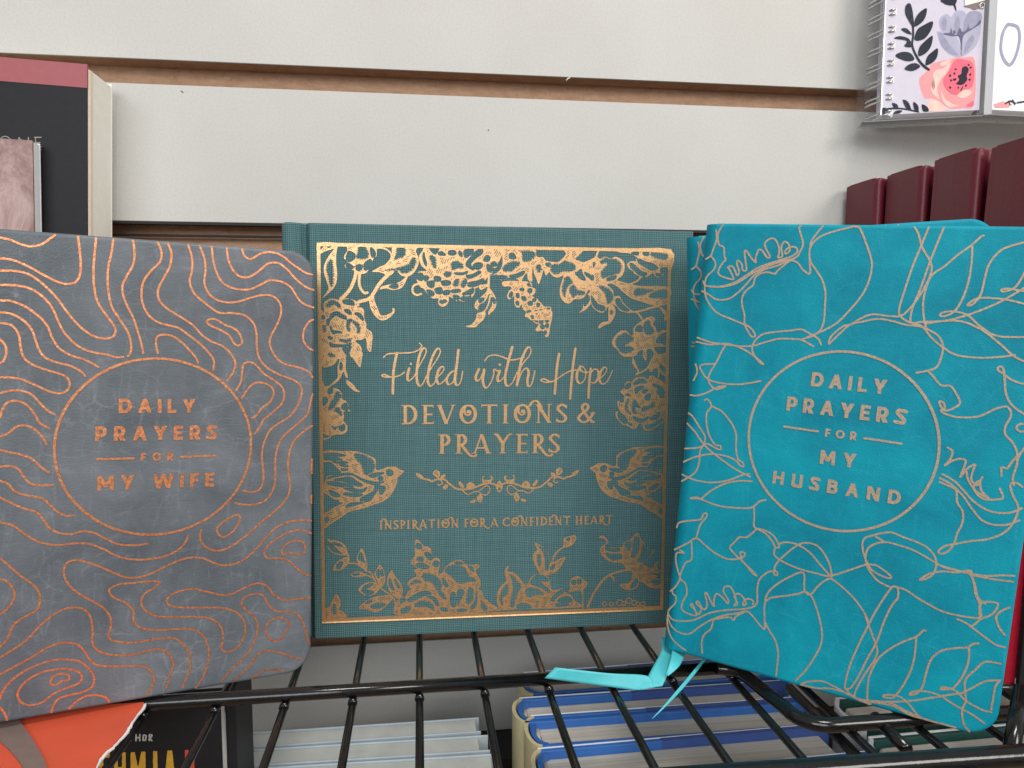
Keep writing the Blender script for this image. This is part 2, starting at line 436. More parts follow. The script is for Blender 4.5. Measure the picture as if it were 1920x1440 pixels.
# ---------------------------------------------------------------- lettering, drawn as pen strokes on a unit cap height
def bowl(x0, xc, x1, y0, y1):
    cy, ry = (y0 + y1) / 2, (y1 - y0) / 2
    return [(x0, y1), ((x0 + xc) / 2, y1)] + [(xc + (x1 - xc) * math.cos(a_), cy + ry * math.sin(a_)) for a_ in np.linspace(math.pi / 2, -math.pi / 2, 11)] + [((x0 + xc) / 2, y0), (x0, y0)]
def glyph(ch, T, t, serif):
    s = []; B = lambda *a: s.append(('b',) + a); D = lambda *a: s.append(('d',) + a); K = lambda pts, m=1.0: s.append(('c', pts, m))
    sv = serif; h = T / 2; q = t / 2
    def foot(x, y, w=0.34):
        if sv:
            yy = y + 0.02 if y < 0.5 else y - 0.02
            B(x - w / 2, x + w / 2, yy - 0.022, yy + 0.022)
    if ch == 'D':
        W = 0.80 if not sv else 0.82; x0 = 0.12 if sv else 0; B(x0, x0 + T, 0, 1); K(bowl(x0 + h, 0.34, W - h, q, 1 - q))
        if sv: B(0, x0 + T, 0.955, 1); B(0, x0 + T, 0, 0.045)
    elif ch == 'A':
        W = 0.86 if not sv else 0.88; D(0.0 if not sv else 0.10, 0, W / 2, 1, t if sv else T); D(W - (0.0 if not sv else 0.08), 0, W / 2, 1, T); B(0.2 * W, 0.8 * W, 0.25, 0.25 + (t if sv else T * 0.85))
        foot(0.08, 0, 0.26); foot(W - 0.06, 0, 0.30)
    elif ch == 'I':
        x0 = 0.12 if sv else 0; W = T + 2 * x0; B(x0, x0 + T, 0, 1); foot(x0 + h, 0); foot(x0 + h, 1)
    elif ch == 'L':
        W = 0.58; B(0, T, 0, 1); B(0, W, 0, t)
    elif ch == 'Y':
        if sv:
            W = 0.92; B(W / 2 - h, W / 2 + h, 0, 0.5); K([(0.02, 0.99), (0.14, 0.97), (0.3, 0.76), (W / 2, 0.48)], 1.0); K([(W - 0.0, 1.0), (W - 0.14, 0.97), (0.62, 0.76), (W / 2, 0.48)], 0.75); foot(W / 2, 0)
        else:
            W = 0.84; B(W / 2 - h, W / 2 + h, 0, 0.46); D(0, 1, W / 2, 0.36, T); D(W, 1, W / 2, 0.36, T)
    elif ch in 'PR':
        x0 = 0.12 if sv else 0; W = 0.68 if not sv else 0.64; m = 0.40 if not sv else 0.46
        B(x0, x0 + T, 0, 1); K(bowl(x0 + h, W - 0.32, W - h, m, 1 - q))
        if sv: B(0, x0 + T, 0.955, 1); foot(x0 + h, 0)
        if ch == 'R':
            if sv: K([(0.34, 0.44), (0.50, 0.26), (0.66, 0.04), (0.84, -0.12), (1.0, -0.15), (1.10, -0.10)], 0.95); W = 0.72
            else: W = 0.72; D(W, 0, W * 0.5, 0.42, T)
    elif ch == 'E' or ch == 'F':
        x0 = 0.10 if sv else 0; W = 0.60 if ch == 'E' else 0.58; B(x0, x0 + T, 0, 1); B(x0, W, 1 - t, 1); B(x0, W * 0.9, 0.5 - q, 0.5 + q)
        if ch == 'E': B(x0, W, 0, t)
        if sv:
            B(0, x0 + T, 0.955, 1); B(0, x0 + T, 0, 0.045); B(W - 0.03, W + 0.01, 0.86, 1); B(W * 0.9 - 0.02, W * 0.9 + 0.01, 0.42, 0.58)
            if ch == 'E': B(W - 0.01, W + 0.03, 0, 0.16)
            else: foot(x0 + h, 0)
    elif ch == 'S':
        W = 0.62 if not sv else 0.56; r = W
        K([(r - 0.05, 0.86), (r * 0.55, 1 - q), (h * 0.9 + 0.04, 0.88), (h * 0.9, 0.72), (r * 0.5, 0.52), (r - h * 0.9, 0.30), (r - h - 0.03, 0.12), (r * 0.45, q), (0.02, 0.14)])
        if sv: B(r - 0.06, r - 0.02, 0.74, 0.97); B(0.0, 0.04, 0.03, 0.26)
    elif ch == 'O':
        W = 0.96 if not sv else 0.92; c = W / 2; pts = [(c + (c - (h if True else q)) * math.cos(a), 0.5 + (0.5 - q) * math.sin(a)) for a in np.linspace(math.pi / 2, math.pi * 2.5, 17)]
        K(pts)
        if sv: K([(c - 0.16, 0.92), (c - 0.21, 0.62), (c - 0.05, 0.44), (c + 0.10, 0.52), (c + 0.08, 0.66), (c - 0.01, 0.66), (c - 0.02, 0.60)], 0.7)
    elif ch == 'C':
        W = 0.80; c = 0.46; K([(c + 0.42 * math.cos(a), 0.5 + (0.5 - q) * math.sin(a)) for a in np.linspace(0.9, 2 * math.pi - 0.8, 14)])
    elif ch == 'M':
        W = 0.98; B(0, T, 0, 1); B(W - T, W, 0, 1); D(T / 2, 1, W / 2, 0.22, T); D(W - T / 2, 1, W / 2, 0.22, T)
    elif ch == 'W':
        W = 1.30; D(0, 1, 0.36, 0, T); D(0.65, 1, 0.36, 0, T); D(0.65, 1, 0.95, 0, T); D(W, 1, 0.95, 0, T)
    elif ch == 'U':
        W = 0.78; K([(h, 1 - h), (h, 0.4), (0.14, 0.12), (W / 2, q), (W - 0.14, 0.12), (W - h, 0.4), (W - h, 1 - h)]); B(0, T, 0.4, 1); B(W - T, W, 0.4, 1)
    elif ch == 'H':
        x0 = 0.12 if sv else 0; W = 0.80 if not sv else 0.92; B(x0, x0 + T, 0, 1); B(W - x0 - T, W - x0, 0, 1); B(x0, W - x0, 0.5 - q, 0.5 + q)
        for yy in (0, 1): foot(x0 + h, yy); foot(W - x0 - h, yy)
    elif ch == 'B':
        W = 0.72; B(0, T, 0, 1); K(bowl(h, 0.40, W - h - 0.04, 0.53, 1 - q)); K(bowl(h, 0.40, W - h, q, 0.53))
    elif ch == 'N':
        if sv:
            W = 0.92; B(0.14, 0.14 + t * 1.1, 0, 0.92); B(W - 0.14 - t, W - 0.14, 0, 1); D(0.12, 1.0, W - 0.14, 0, T); foot(0.16, 0, 0.26); foot(W - 0.14, 1, 0.26)
            K([(-0.30, 0.92), (-0.12, 1.14), (0.08, 1.17), (0.24, 0.98), (0.34, 0.80)], 0.8)
        else:
            W = 0.82; B(0, T, 0, 1); B(W - T, W, 0, 1); D(T / 2, 1, W - T / 2, 0, T)
    elif ch == 'V':
        W = 0.90; D(0.08, 1, W / 2, 0, T); D(W - 0.08, 1, W / 2, 0, t); foot(0.1, 1, 0.3); foot(W - 0.1, 1, 0.26)
    elif ch == 'T':
        W = 0.84; B(W / 2 - h, W / 2 + h, 0, 1); B(0, W, 1 - t, 1); foot(W / 2, 0); B(0, 0.035, 0.84, 1.02); B(W - 0.035, W, 0.84, 1.02)
    elif ch == '&':
        W = 0.92; K([(0.86, 0.03), (0.62, 0.22), (0.36, 0.56), (0.26, 0.84), (0.42, 1.0), (0.58, 0.84), (0.46, 0.62), (0.20, 0.44), (0.07, 0.22), (0.30, 0.02), (0.58, 0.12), (0.76, 0.34), (0.84, 0.50)], 0.9)
        B(0.68, 0.98, 0.48, 0.53); B(0.70, 0.96, 0.0, 0.05)
    else:
        W = 0.32
    return W, s
def draw_text(fo, style, text, A, Bp, cap, only=None):
    serif = style == 'serif'
    small = serif and cap < 0.06
    T, t = (0.235, 0.215) if not serif else ((0.175, 0.08) if not small else (0.19, 0.125))
    gl = [glyph(c, T, t, serif) for c in text]
    A = Vector(A); Bp = Vector(Bp); L = (Bp - A).length; ux = (Bp - A) / L; uy = Vector((-ux.y, ux.x))
    wsum = sum(g[0] for g in gl) * cap; gap = (L - wsum) / max(1, len(gl) - 1) if len(gl) > 1 else 0
    x = 0.0
    for kk, (c, (W, el)) in enumerate(zip(text, gl)):
        if only is not None and kk != only: x += W * cap + gap; continue
        def P(a, b): p = A + ux * (x + a * cap) + uy * (b * cap); return (p.x, p.y)
        for e in el:
            if e[0] == 'b': fo.shape([[P(e[1], e[3]), P(e[2], e[3]), P(e[2], e[4]), P(e[1], e[4])]])
            elif e[0] == 'd':
                x0, y0, x1, y1, w = e[1:]; dx, dy = x1 - x0, y1 - y0; hw = w / 2 * math.hypot(dx, dy) / max(abs(dy), 1e-6)
                a0, a1 = x0, x1
                if not serif:
                    W2 = W; a0 = min(max(x0, hw), W2 - hw); a1 = min(max(x1, hw), W2 - hw)
                fo.shape([[P(a0 - hw, y0), P(a0 + hw, y0), P(a1 + hw, y1), P(a1 - hw, y1)]])
            else:
                pts = [P(*p) for p in e[1]]; m = e[2]
                wf = lambda ax, ay: cap * m * (t + (T - t) * min(1, abs(-ax * ux.y + ay * ux.x)) ** 1.2)
                fo.stroke(pts, 0, wf=wf)
        x += W * cap + gap
# ---------------------------------------------------------------- artwork data, in 1/2000 units on each cover
GREY_LINES='''
o 263,3291 318,3280 373,3257 428,3247 485,3260 533,3297 571,3345
o 261,3155 334,3148 417,3112 502,3062 578,3021 636,3008 685,3022 710,3063 720,3143 714,3245 705,3345
o 260,3074 324,3078 398,3068 463,3031 529,2968 586,2898 634,2821 682,2755 741,2693 801,2655 862,2642 908,2655 926,2693 914,2739 873,2802 833,2864 808,2931 796,3023 795,3125 804,3240 812,3345
o 259,2981 332,2983 406,2973 472,2937 528,2878 561,2818 585,2751 618,2678 671,2611 730,2567 790,2545 871,2531 933,2512 974,2516
o 1003,2521 1021,2554 1020,2625 1001,2695 955,2776 909,2855 889,2935 880,3027 883,3131 904,3236 917,3341
o 1038,3341 1047,3258 1040,3176 1003,3093 972,3021 975,2951 1002,2871 1038,2790 1069,2685 1090,2603 1100,2541
o 1194,3338 1218,3271 1209,3200 1156,3137 1108,3064 1090,2981 1097,2899 1133,2817 1197,2766 1262,2748 1328,2731 1394,2682 1473,2617 1530,2556 1566,2495 1561,2424
o 1259,3336 1283,3264 1272,3169 1231,3083 1196,2998 1203,2927 1252,2870 1339,2813 1428,2750 1484,2684 1552,2637 1633,2601 1691,2540 1717,2478 1703,2415 1659,2346
o 1392,3335 1419,3239 1417,3142 1403,3069 1433,2986 1501,2923 1598,2854 1702,2852 1784,2836 1844,2782 1866,2707 1869,2606 1888,2518 1943,2448 2041,2391 2142,2352 2199,2300 2200,2221 2169,2143 2119,2072 2044,2022 1970,1966 1934,1890 1916,1826 1910,1761 1920,1670 1923,1579 1897,1509 1838,1489 1778,1507
o 1470,3333 1501,3244 1509,3160 1501,3075 1523,3003 1575,2951 1655,2930 1737,2940 1819,2971 1915,2998 1988,2989 2037,2935 2044,2865 2014,2775 1966,2671 1972,2595 2016,2519 2078,2475 2179,2450 2255,2418 2304,2372
o 1551,3333 1563,3225 1592,3129 1638,3064 1725,3032 1819,3037 1903,3079 1963,3112 2048,3104 2117,3066 2161,2998 2206,2949 2295,2919
o 1654,3331 1666,3244 1701,3167 1754,3124 1819,3131 1890,3185 1950,3237 2023,3244 2085,3204 2147,3138 2223,3078 2293,3055
o 1761,3329 1777,3283 1818,3261 1854,3280 1901,3311 1986,3323 2059,3295 2134,3239 2222,3187 2276,3174
c 1518,2783 1546,2803 1586,2798 1644,2763 1714,2734 1750,2691 1764,2635 1738,2612 1709,2625 1673,2683 1610,2725 1546,2753
o 1194,2545 1181,2617 1192,2665 1235,2680 1295,2667 1350,2626 1405,2567 1439,2524 1458,2482
o 2296,2825 2251,2802 2214,2729 2217,2652 2260,2600 2297,2585
o 1722,2274 1757,2340 1765,2415 1776,2472 1822,2488 1870,2460 1919,2403 1992,2352 2054,2301 2074,2236 2055,2171 1994,2108 1921,2045 1897,1994 1858,1941
o 1763,2213 1811,2289 1858,2329 1919,2329 1974,2301 1995,2249 1969,2185 1908,2135 1866,2078 1836,2062
o 2301,2240 2270,2168 2252,2089 2195,2025 2120,1961 2057,1898 2021,1808 2009,1704 2012,1600 1998,1509 1949,1427 1875,1394 1791,1396 1719,1416
o 2301,1989 2221,1945 2146,1869 2115,1778 2107,1673 2117,1567 2123,1514 2099,1423 2012,1331 1901,1242 1804,1159 1708,1091 1625,1058 1555,1068 1491,1119 1471,1185 1482,1225
o 2301,1723 2286,1664 2299,1609
o 2299,1435 2286,1403 2297,1368
c 1731,1324 1672,1300 1613,1261 1589,1218 1613,1171 1648,1161 1696,1189 1737,1243 1755,1300
c 2064,1008 2089,1052 2152,1079 2217,1066 2243,1023 2231,970 2179,969 2115,989 2077,976
o 2296,1227 2202,1239 2100,1231 2013,1192 1938,1120 1865,1036 1768,961 1661,938 1578,963 1497,1010 1416,1026 1337,1015 1248,982 1170,947 1083,920 997,924 923,958 830,1017 748,1063 667,1090 617,1071 599,1014 616,941 665,869 746,799 828,733 880,652 884,578 868,519 889,479 952,454 1038,436 1136,439 1235,439 1314,417 1371,350 1400,288 1404,190 1382,112 1353,39
o 2294,1126 2242,1151 2152,1160 2051,1122 1964,1065 1933,1002 1964,959 2052,950 2128,914 2180,855 2245,800 2295,783
o 236,1394 301,1371 357,1320 414,1268 481,1227 569,1206 668,1208 759,1193 841,1149 924,1091 1009,1058 1116,1044 1226,1053 1315,1087 1371,1144 1391,1192
o 238,1564 294,1526 369,1480 445,1445 483,1390 521,1328 580,1288 649,1275 719,1289 791,1268 862,1219 935,1175 1031,1157 1122,1160
o 240,1677 286,1651 323,1598 389,1568 475,1541 523,1491 571,1435 620,1407 665,1407
o 241,1772 297,1773 344,1750 376,1691 418,1643 476,1630 544,1629
o 243,1885 298,1866 373,1843 430,1808 477,1754 520,1717
o 244,1978 291,1995 338,2039 395,2043 451,2007 489,1954 506,1910
o 246,2100 265,2170 303,2210 359,2207 406,2173 443,2115 471,2058 524,2022
o 248,2265 304,2281 369,2280 426,2252 473,2194 511,2148 554,2119
o 250,2370 305,2370 380,2353 455,2314 531,2273 589,2262 634,2284 647,2330 625,2376 562,2404 485,2432 419,2466 382,2510 366,2577 360,2644 337,2698 301,2725 255,2729
o 256,2800 311,2795 375,2761 426,2701 449,2635 467,2568 505,2506 572,2473 650,2451 709,2417 739,2382
o 257,2880 321,2877 395,2845 470,2786 517,2726 545,2648 583,2575 651,2525 740,2492 820,2444
o 253,2624 280,2586 287,2531 270,2481 251,2464
o 233,1149 288,1086 353,1009 419,942 453,879 455,809 432,759 369,727 311,689 282,635 262,580 224,540
o 231,1006 272,984 305,922 304,853 265,794 227,765
o 223,464 309,514 386,572 435,629 504,695 584,743 664,750 725,723 760,658 770,571 769,474 815,405 899,367 1005,348 1114,361 1191,361 1257,318 1291,236 1273,159 1240,54
o 221,345 313,391 406,437 490,486 574,508 660,490 714,436 751,358 801,308 901,282 1003,268 1096,245 1148,189 1160,126 1136,63 1109,30
o 219,177 229,212 271,279 343,335 426,371 520,392 616,382 691,353 745,294 776,224 766,160 711,131 624,122 560,109 527,64 516,21
o 257,12 242,72 218,114
c 572,323 637,307 690,272 701,224 668,192 592,174 517,143 464,103 391,96 340,127 318,182 341,241 394,288 467,319
c 513,246 529,275 577,288 620,268 620,233 582,234 545,212 516,223
o 623,25 667,68 722,94 788,90 843,66 871,24
o 1443,21 1493,91 1530,210 1532,311 1486,428 1405,479 1291,497 1158,511 1071,543 1028,600 1028,668 986,735 912,782 879,823 881,859 944,882 1029,880 1116,879 1198,869 1170,829 1104,794 1080,735 1098,676 1169,616 1269,592 1393,577 1509,554 1579,518 1626,452 1636,372 1624,309 1645,266 1711,268 1771,324 1795,400 1782,494 1722,569 1626,611 1509,631 1393,647 1292,668 1247,706 1269,753 1337,782 1428,783 1520,752 1626,712 1709,714 1793,749 1879,771 1953,742 2004,669 2080,612 2182,604 2289,600
o 2284,220 2256,314 2236,399 2196,473 2132,510 2030,527 1967,587 1929,665 1867,689 1794,677 1767,628 1800,570 1855,516 1887,439 1875,347 1838,260 1777,184 1695,112 1627,39
c 1955,361 1945,410 1980,458 2043,476 2106,446 2126,402 2088,340 2057,298 2006,293 1966,330
o 2223,109 2147,139 2051,191 1956,221 1890,204 1838,135 1773,68 1718,29
o 2086,29 2025,58 1944,66 1878,42 1841,24
'''
TURQUOISE_LINES='''
o 140,3415 111,3343 126,3264 164,3244 175,3179 188,3151 163,3114 144,3070 150,3034 203,3012 260,3003 255,3024 227,3073 211,3094 243,3100 268,3068 285,3033 299,3062 276,3118 280,3147 311,3120 323,3077 350,3078 336,3149 323,3212 336,3220 375,3171 414,3134 408,3165 424,3229 452,3223 491,3175 511,3183 478,3238 464,3279 490,3311 524,3316 554,3282 573,3226 569,3178 597,3192 584,3254 599,3294 627,3283 645,3235 622,3207 613,3227 643,3256 682,3257 698,3237 693,3216 663,3190 600,3165 496,3126 419,3088 342,3028 263,2974 167,2944 65,2943
o 94,3372 104,3300 87,3227 73,3176 37,3149
o 73,3176 112,3127 110,3076 71,3031 53,2994 52,2935 66,2863 110,2792 173,2738 277,2701 365,2671 423,2647 463,2600 458,2578 437,2583 405,2624 378,2679 372,2737 348,2807 343,2878 373,2930 411,2967 419,3017 450,3054
o 35,2978 65,2943 181,2942 291,2976 382,3044 485,3105 601,3151 690,3181 718,3230 732,3279 713,3340 694,3394 702,3419
o 33,2902 87,2878 148,2845 233,2850 299,2897 362,2972 410,3038 474,3083 578,3122 653,3159 707,3145 752,3094 800,3069 791,3150 782,3232 796,3287 854,3343 938,3378 1034,3406 1047,3421
o 450,3054 503,3067 558,3058 581,3087 653,3159
o 852,3421 814,3355 783,3287 788,3178 828,3111 887,3031 920,2938 928,2829 932,2733 914,2663 868,2618 793,2587
o 1057,3423 1096,3400 1142,3308 1191,3191 1203,3112 1188,3005 1150,2910 1087,2812 1021,2726 940,2665 867,2625 794,2582
o 793,2587 714,2585 635,2578 557,2551 465,2514 383,2500 312,2501 197,2506 124,2514 33,2539
o 29,2506 140,2493 254,2510 341,2496 429,2461 518,2404 548,2379 519,2390 472,2443 453,2499 474,2558 524,2605 616,2629 708,2645 785,2660 840,2637 908,2601 932,2561
o 793,2587 848,2561 882,2543
o 261,2511 232,2450 198,2359 162,2281 151,2221 181,2172 226,2152 288,2184 232,2171 150,2117 79,2086 20,2084
o 185,2346 113,2336 78,2317 97,2275 154,2221 257,2203 399,2211 541,2252
o 42,2329 60,2271 38,2201
o 138,2056 162,2066 196,2018 166,1955 175,1866 206,1781 256,1721 293,1719 303,1691 266,1693 190,1719 135,1680 18,1655
o 196,2018 280,1984 360,1906 404,1824 414,1723 437,1638 475,1614 485,1586 456,1589 425,1621 344,1645 228,1642 113,1601 21,1547
o 19,1940 59,1918 119,1844 170,1776 169,1715 145,1652 147,1561 126,1482 71,1427 26,1392
o 20,1857 94,1795 177,1702 287,1629 394,1571 469,1539 541,1515
o 21,1446 117,1420 250,1420 377,1457 485,1520 532,1535
o 109,1269 161,1284 192,1281 261,1356 358,1428 457,1468 557,1482
o 109,1266 178,1276 271,1257 362,1248 464,1258 550,1271 591,1294 629,1339 670,1358
o 591,1294 602,1221 607,1145 630,1127
o 9,1013 37,1054 104,1083 202,1114 220,1158 242,1173 251,1152 232,1117 206,1072 191,998 187,958
o 4,831 64,860 122,905 187,958 260,918 340,873 433,847 506,860 540,886 529,915 550,927 567,907 542,863 597,822 644,787 668,765 630,783 566,846 503,886 454,929 452,952 478,988 510,1034 560,1044 599,1083 630,1127
o 630,1127 697,1103 751,1054 777,1014 804,1020 794,1048 754,1100 694,1125 637,1129
o 795,1041 854,1069 937,1064 1023,1023 1098,952 1164,893 1185,876
o 1184,891 1162,966 1114,1043 1056,1090 975,1090 912,1044 851,970 803,899 788,843 811,826 810,803 792,806 782,827 742,810 692,744 682,673 690,598 690,552 658,513 575,476 460,439 345,385 231,299 124,263 61,262 9,297
o 777,1014 776,954 843,916 956,889 1079,881 1171,883 1270,940 1342,986 1401,1021 1463,1028 1516,1004 1562,973 1552,956 1495,964 1429,998 1383,1074 1359,1155 1368,1207 1415,1238 1474,1267 1534,1284 1609,1265 1695,1248 1770,1216 1817,1157 1825,1090 1802,1029 1742,987 1757,1012 1800,1049 1867,1079 1946,1091 2022,1122 2024,1102 1945,1104 1863,1112 1789,1144 1690,1184 1604,1201 1505,1208 1434,1178 1395,1134 1389,1075 1401,1021 1432,971 1488,919 1565,895 1588,908
o 1434,1235 1493,1209
o 152,919 166,787 123,745 99,675 90,609 140,573 156,497 132,426 130,361 195,338 249,344 229,387 196,410 210,422 256,354 282,400 240,438 253,457 297,404 324,443 299,532 314,536 350,481 376,449 371,502 388,554 435,534 477,498 478,529 438,582 441,622 485,633 519,587 540,529 529,495 549,516 521,571 555,595 595,566 613,532 593,512 594,543 623,574 660,567 663,537
o 67,837 100,820 46,808 44,743 68,668 90,609 65,539 37,500 -2,487
o 37,500 48,470 74,452 71,395 30,335 12,298 23,236 38,174 77,103 145,57 194,39
o 16,266 67,199 134,168 211,181 281,256 365,335 464,400 564,442 619,472 665,453 729,392 767,372 759,447 748,551 759,646 820,737 909,818 972,863 1001,848 1013,739 1056,712 1102,790 1149,846 1187,862 1270,816 1355,750 1427,667 1460,603
o 752,583 790,623 897,665 976,700 1021,726 1072,694 1123,588 1163,464 1168,361 1133,247 1079,125 1026,41
o 381,331 372,265 325,204 312,136 325,52
o 760,432 803,366 852,303 883,205 887,34
o 365,335 495,393 533,379 552,415 606,461
o 1577,898 1537,810 1489,683 1452,558 1406,399 1371,242 1359,120 1364,77 1400,103 1440,204 1477,332 1524,476 1556,643 1591,767 1621,831 1613,900 1588,904 1662,898 1738,860 1813,830 1898,803 2014,799 2125,815 2185,864 2206,924 2188,939 2113,920 2109,858 2115,805 2086,757 2076,747
o 1427,667 1461,589 1510,487 1536,422 1526,346 1466,197 1429,68 1446,29 1522,39 1656,74 1785,123 1898,180 1998,233 2074,271
o 1363,84 1433,32 1534,43
o 1816,642 1799,638 1763,585 1680,520 1603,441 1544,352 1508,224 1505,136 1517,23 1539,-29
o 1763,585 1768,488 1763,373 1734,250 1696,152 1665,106 1610,96 1626,116 1699,131 1763,102 1844,28 1910,-36
o 2128,639 2091,621 2071,595 1994,566 1918,524 1868,446 1850,342 1842,255 1814,189 1769,161 1784,187 1847,214 1941,215 2039,176 2146,141 2223,105
o 2077,597 2086,510 2070,408 2034,314 2004,277 1948,259 1969,280 2039,274 2102,224 2196,192 2252,193
o 1063,14 1113,57 1204,88 1299,72 1420,36 1535,36 1671,50 1786,8 1876,-47 1913,-60
o 1063,11 1171,25 1274,52 1393,49 1473,23 1536,-30
o 1534,43 1657,67 1757,42 1873,-20 1996,-63 2065,-58
o 2074,271 2135,332 2196,392 2270,421
o 2267,536 2180,524 2132,455 2085,372 2089,290 2102,224 2088,150 2109,60 2146,-12
o 2275,423 2254,368 2252,286 2250,210
o 1791,1746 1864,1712 1927,1655 1991,1593 2074,1549 2151,1544 2214,1563 2263,1599
o 1777,1717 1844,1688 1919,1627 1985,1545 2049,1478 2117,1458 2192,1473 2257,1516
o 1780,1690 1834,1673 1883,1648 1898,1569 1938,1510 1942,1429 1922,1357 1912,1288 1885,1227 1842,1197 1828,1215 1859,1255 1913,1281 2000,1320 2096,1354 2177,1411 2223,1486 2242,1595 2200,1678 2182,1741 2212,1759 2247,1739
o 1801,1933 1831,1911 1826,1858 1798,1808 1838,1847 1880,1867 1914,1859 1909,1807 1899,1753 1931,1810 1971,1843 1964,1803 1961,1737 1997,1705 2014,1747 2022,1767
o 1895,1744 1924,1789 1941,1738 1981,1678 2029,1647 2075,1629 2026,1673 2008,1736 1980,1692 2007,1643 2055,1619 2119,1631 2150,1649 2127,1705
o 1833,1119 1933,1108 2024,1102 2114,1105 2199,1129 2273,1143
o 2025,1095 2137,1092 2269,1102
o 2024,1109 2053,1048 2073,971 2102,911 2125,808
o 2034,1097 2065,1023 2089,948 2135,916
o 2271,927 2227,889 2205,842 2228,781 2266,735
o 1988,772 2041,758 2138,703 2220,658 2278,654
o 1436,3420 1465,3367 1497,3278 1552,3190 1571,3126 1549,3023 1504,2917 1455,2836 1412,2800 1342,2796 1246,2802 1177,2771 1109,2719 1061,2702 994,2628 981,2573 999,2588 1043,2646 1109,2719 1180,2744 1274,2771 1370,2764 1454,2744 1546,2738 1606,2717 1667,2676 1697,2608 1690,2517 1668,2463 1614,2438 1559,2419
o 1521,3416 1494,3303 1455,3148 1426,2991 1406,2859 1418,2801 1487,2760 1565,2772 1687,2787 1793,2826 1895,2877 1984,2932 2070,2999 2144,3064
o 1611,3417 1584,3305 1554,3177 1518,2995 1486,2864 1486,2766 1558,2739 1623,2666 1697,2608 1779,2564 1910,2557 2036,2575 2106,2594
o 1845,3363 1830,3354 1783,3297 1714,3233 1646,3155 1575,3088 1551,2997 1546,2894 1563,2791 1580,2741
o 1789,3291 1798,3160 1791,3035 1770,2932 1735,2854 1684,2819 1655,2823 1670,2843 1735,2854 1814,2834 1897,2764 1999,2709 2184,2718
o 2112,3336 1984,3290 1928,3239 1894,3164 1883,3076 1873,2976 1838,2911 1807,2897 1815,2916 1865,2951 1950,2955 2034,2948 2161,2919
o 2104,3147 2073,3061 2046,3022 1997,3001 1985,3013 2026,3021 2151,3003
o 1578,2760 1687,2787 1797,2788 1911,2740 2015,2661 2108,2582 2194,2547
o 1626,2439 1664,2404 1714,2351 1770,2351 1809,2304 1837,2249 1819,2215 1756,2181 1716,2234 1739,2237 1754,2200 1734,2178 1770,2156 1849,2147 1955,2168 2044,2230 2105,2250 2132,2197 2109,2119 2115,2069 2157,2025 2190,1967 2200,1880 2189,1790 2200,1741
o 2064,2465 2031,2481 2023,2499 2043,2511 2059,2484 2070,2428 2090,2330 2135,2260 2230,2198
o 2059,2465 2115,2427 2200,2405
o 2235,2111 2195,2099 2170,2121 2189,2149 2230,2148
o 2236,2011 2204,1931 2201,1867
o 2126,1791 2120,1848 2151,1847 2176,1901 2211,1957
'''
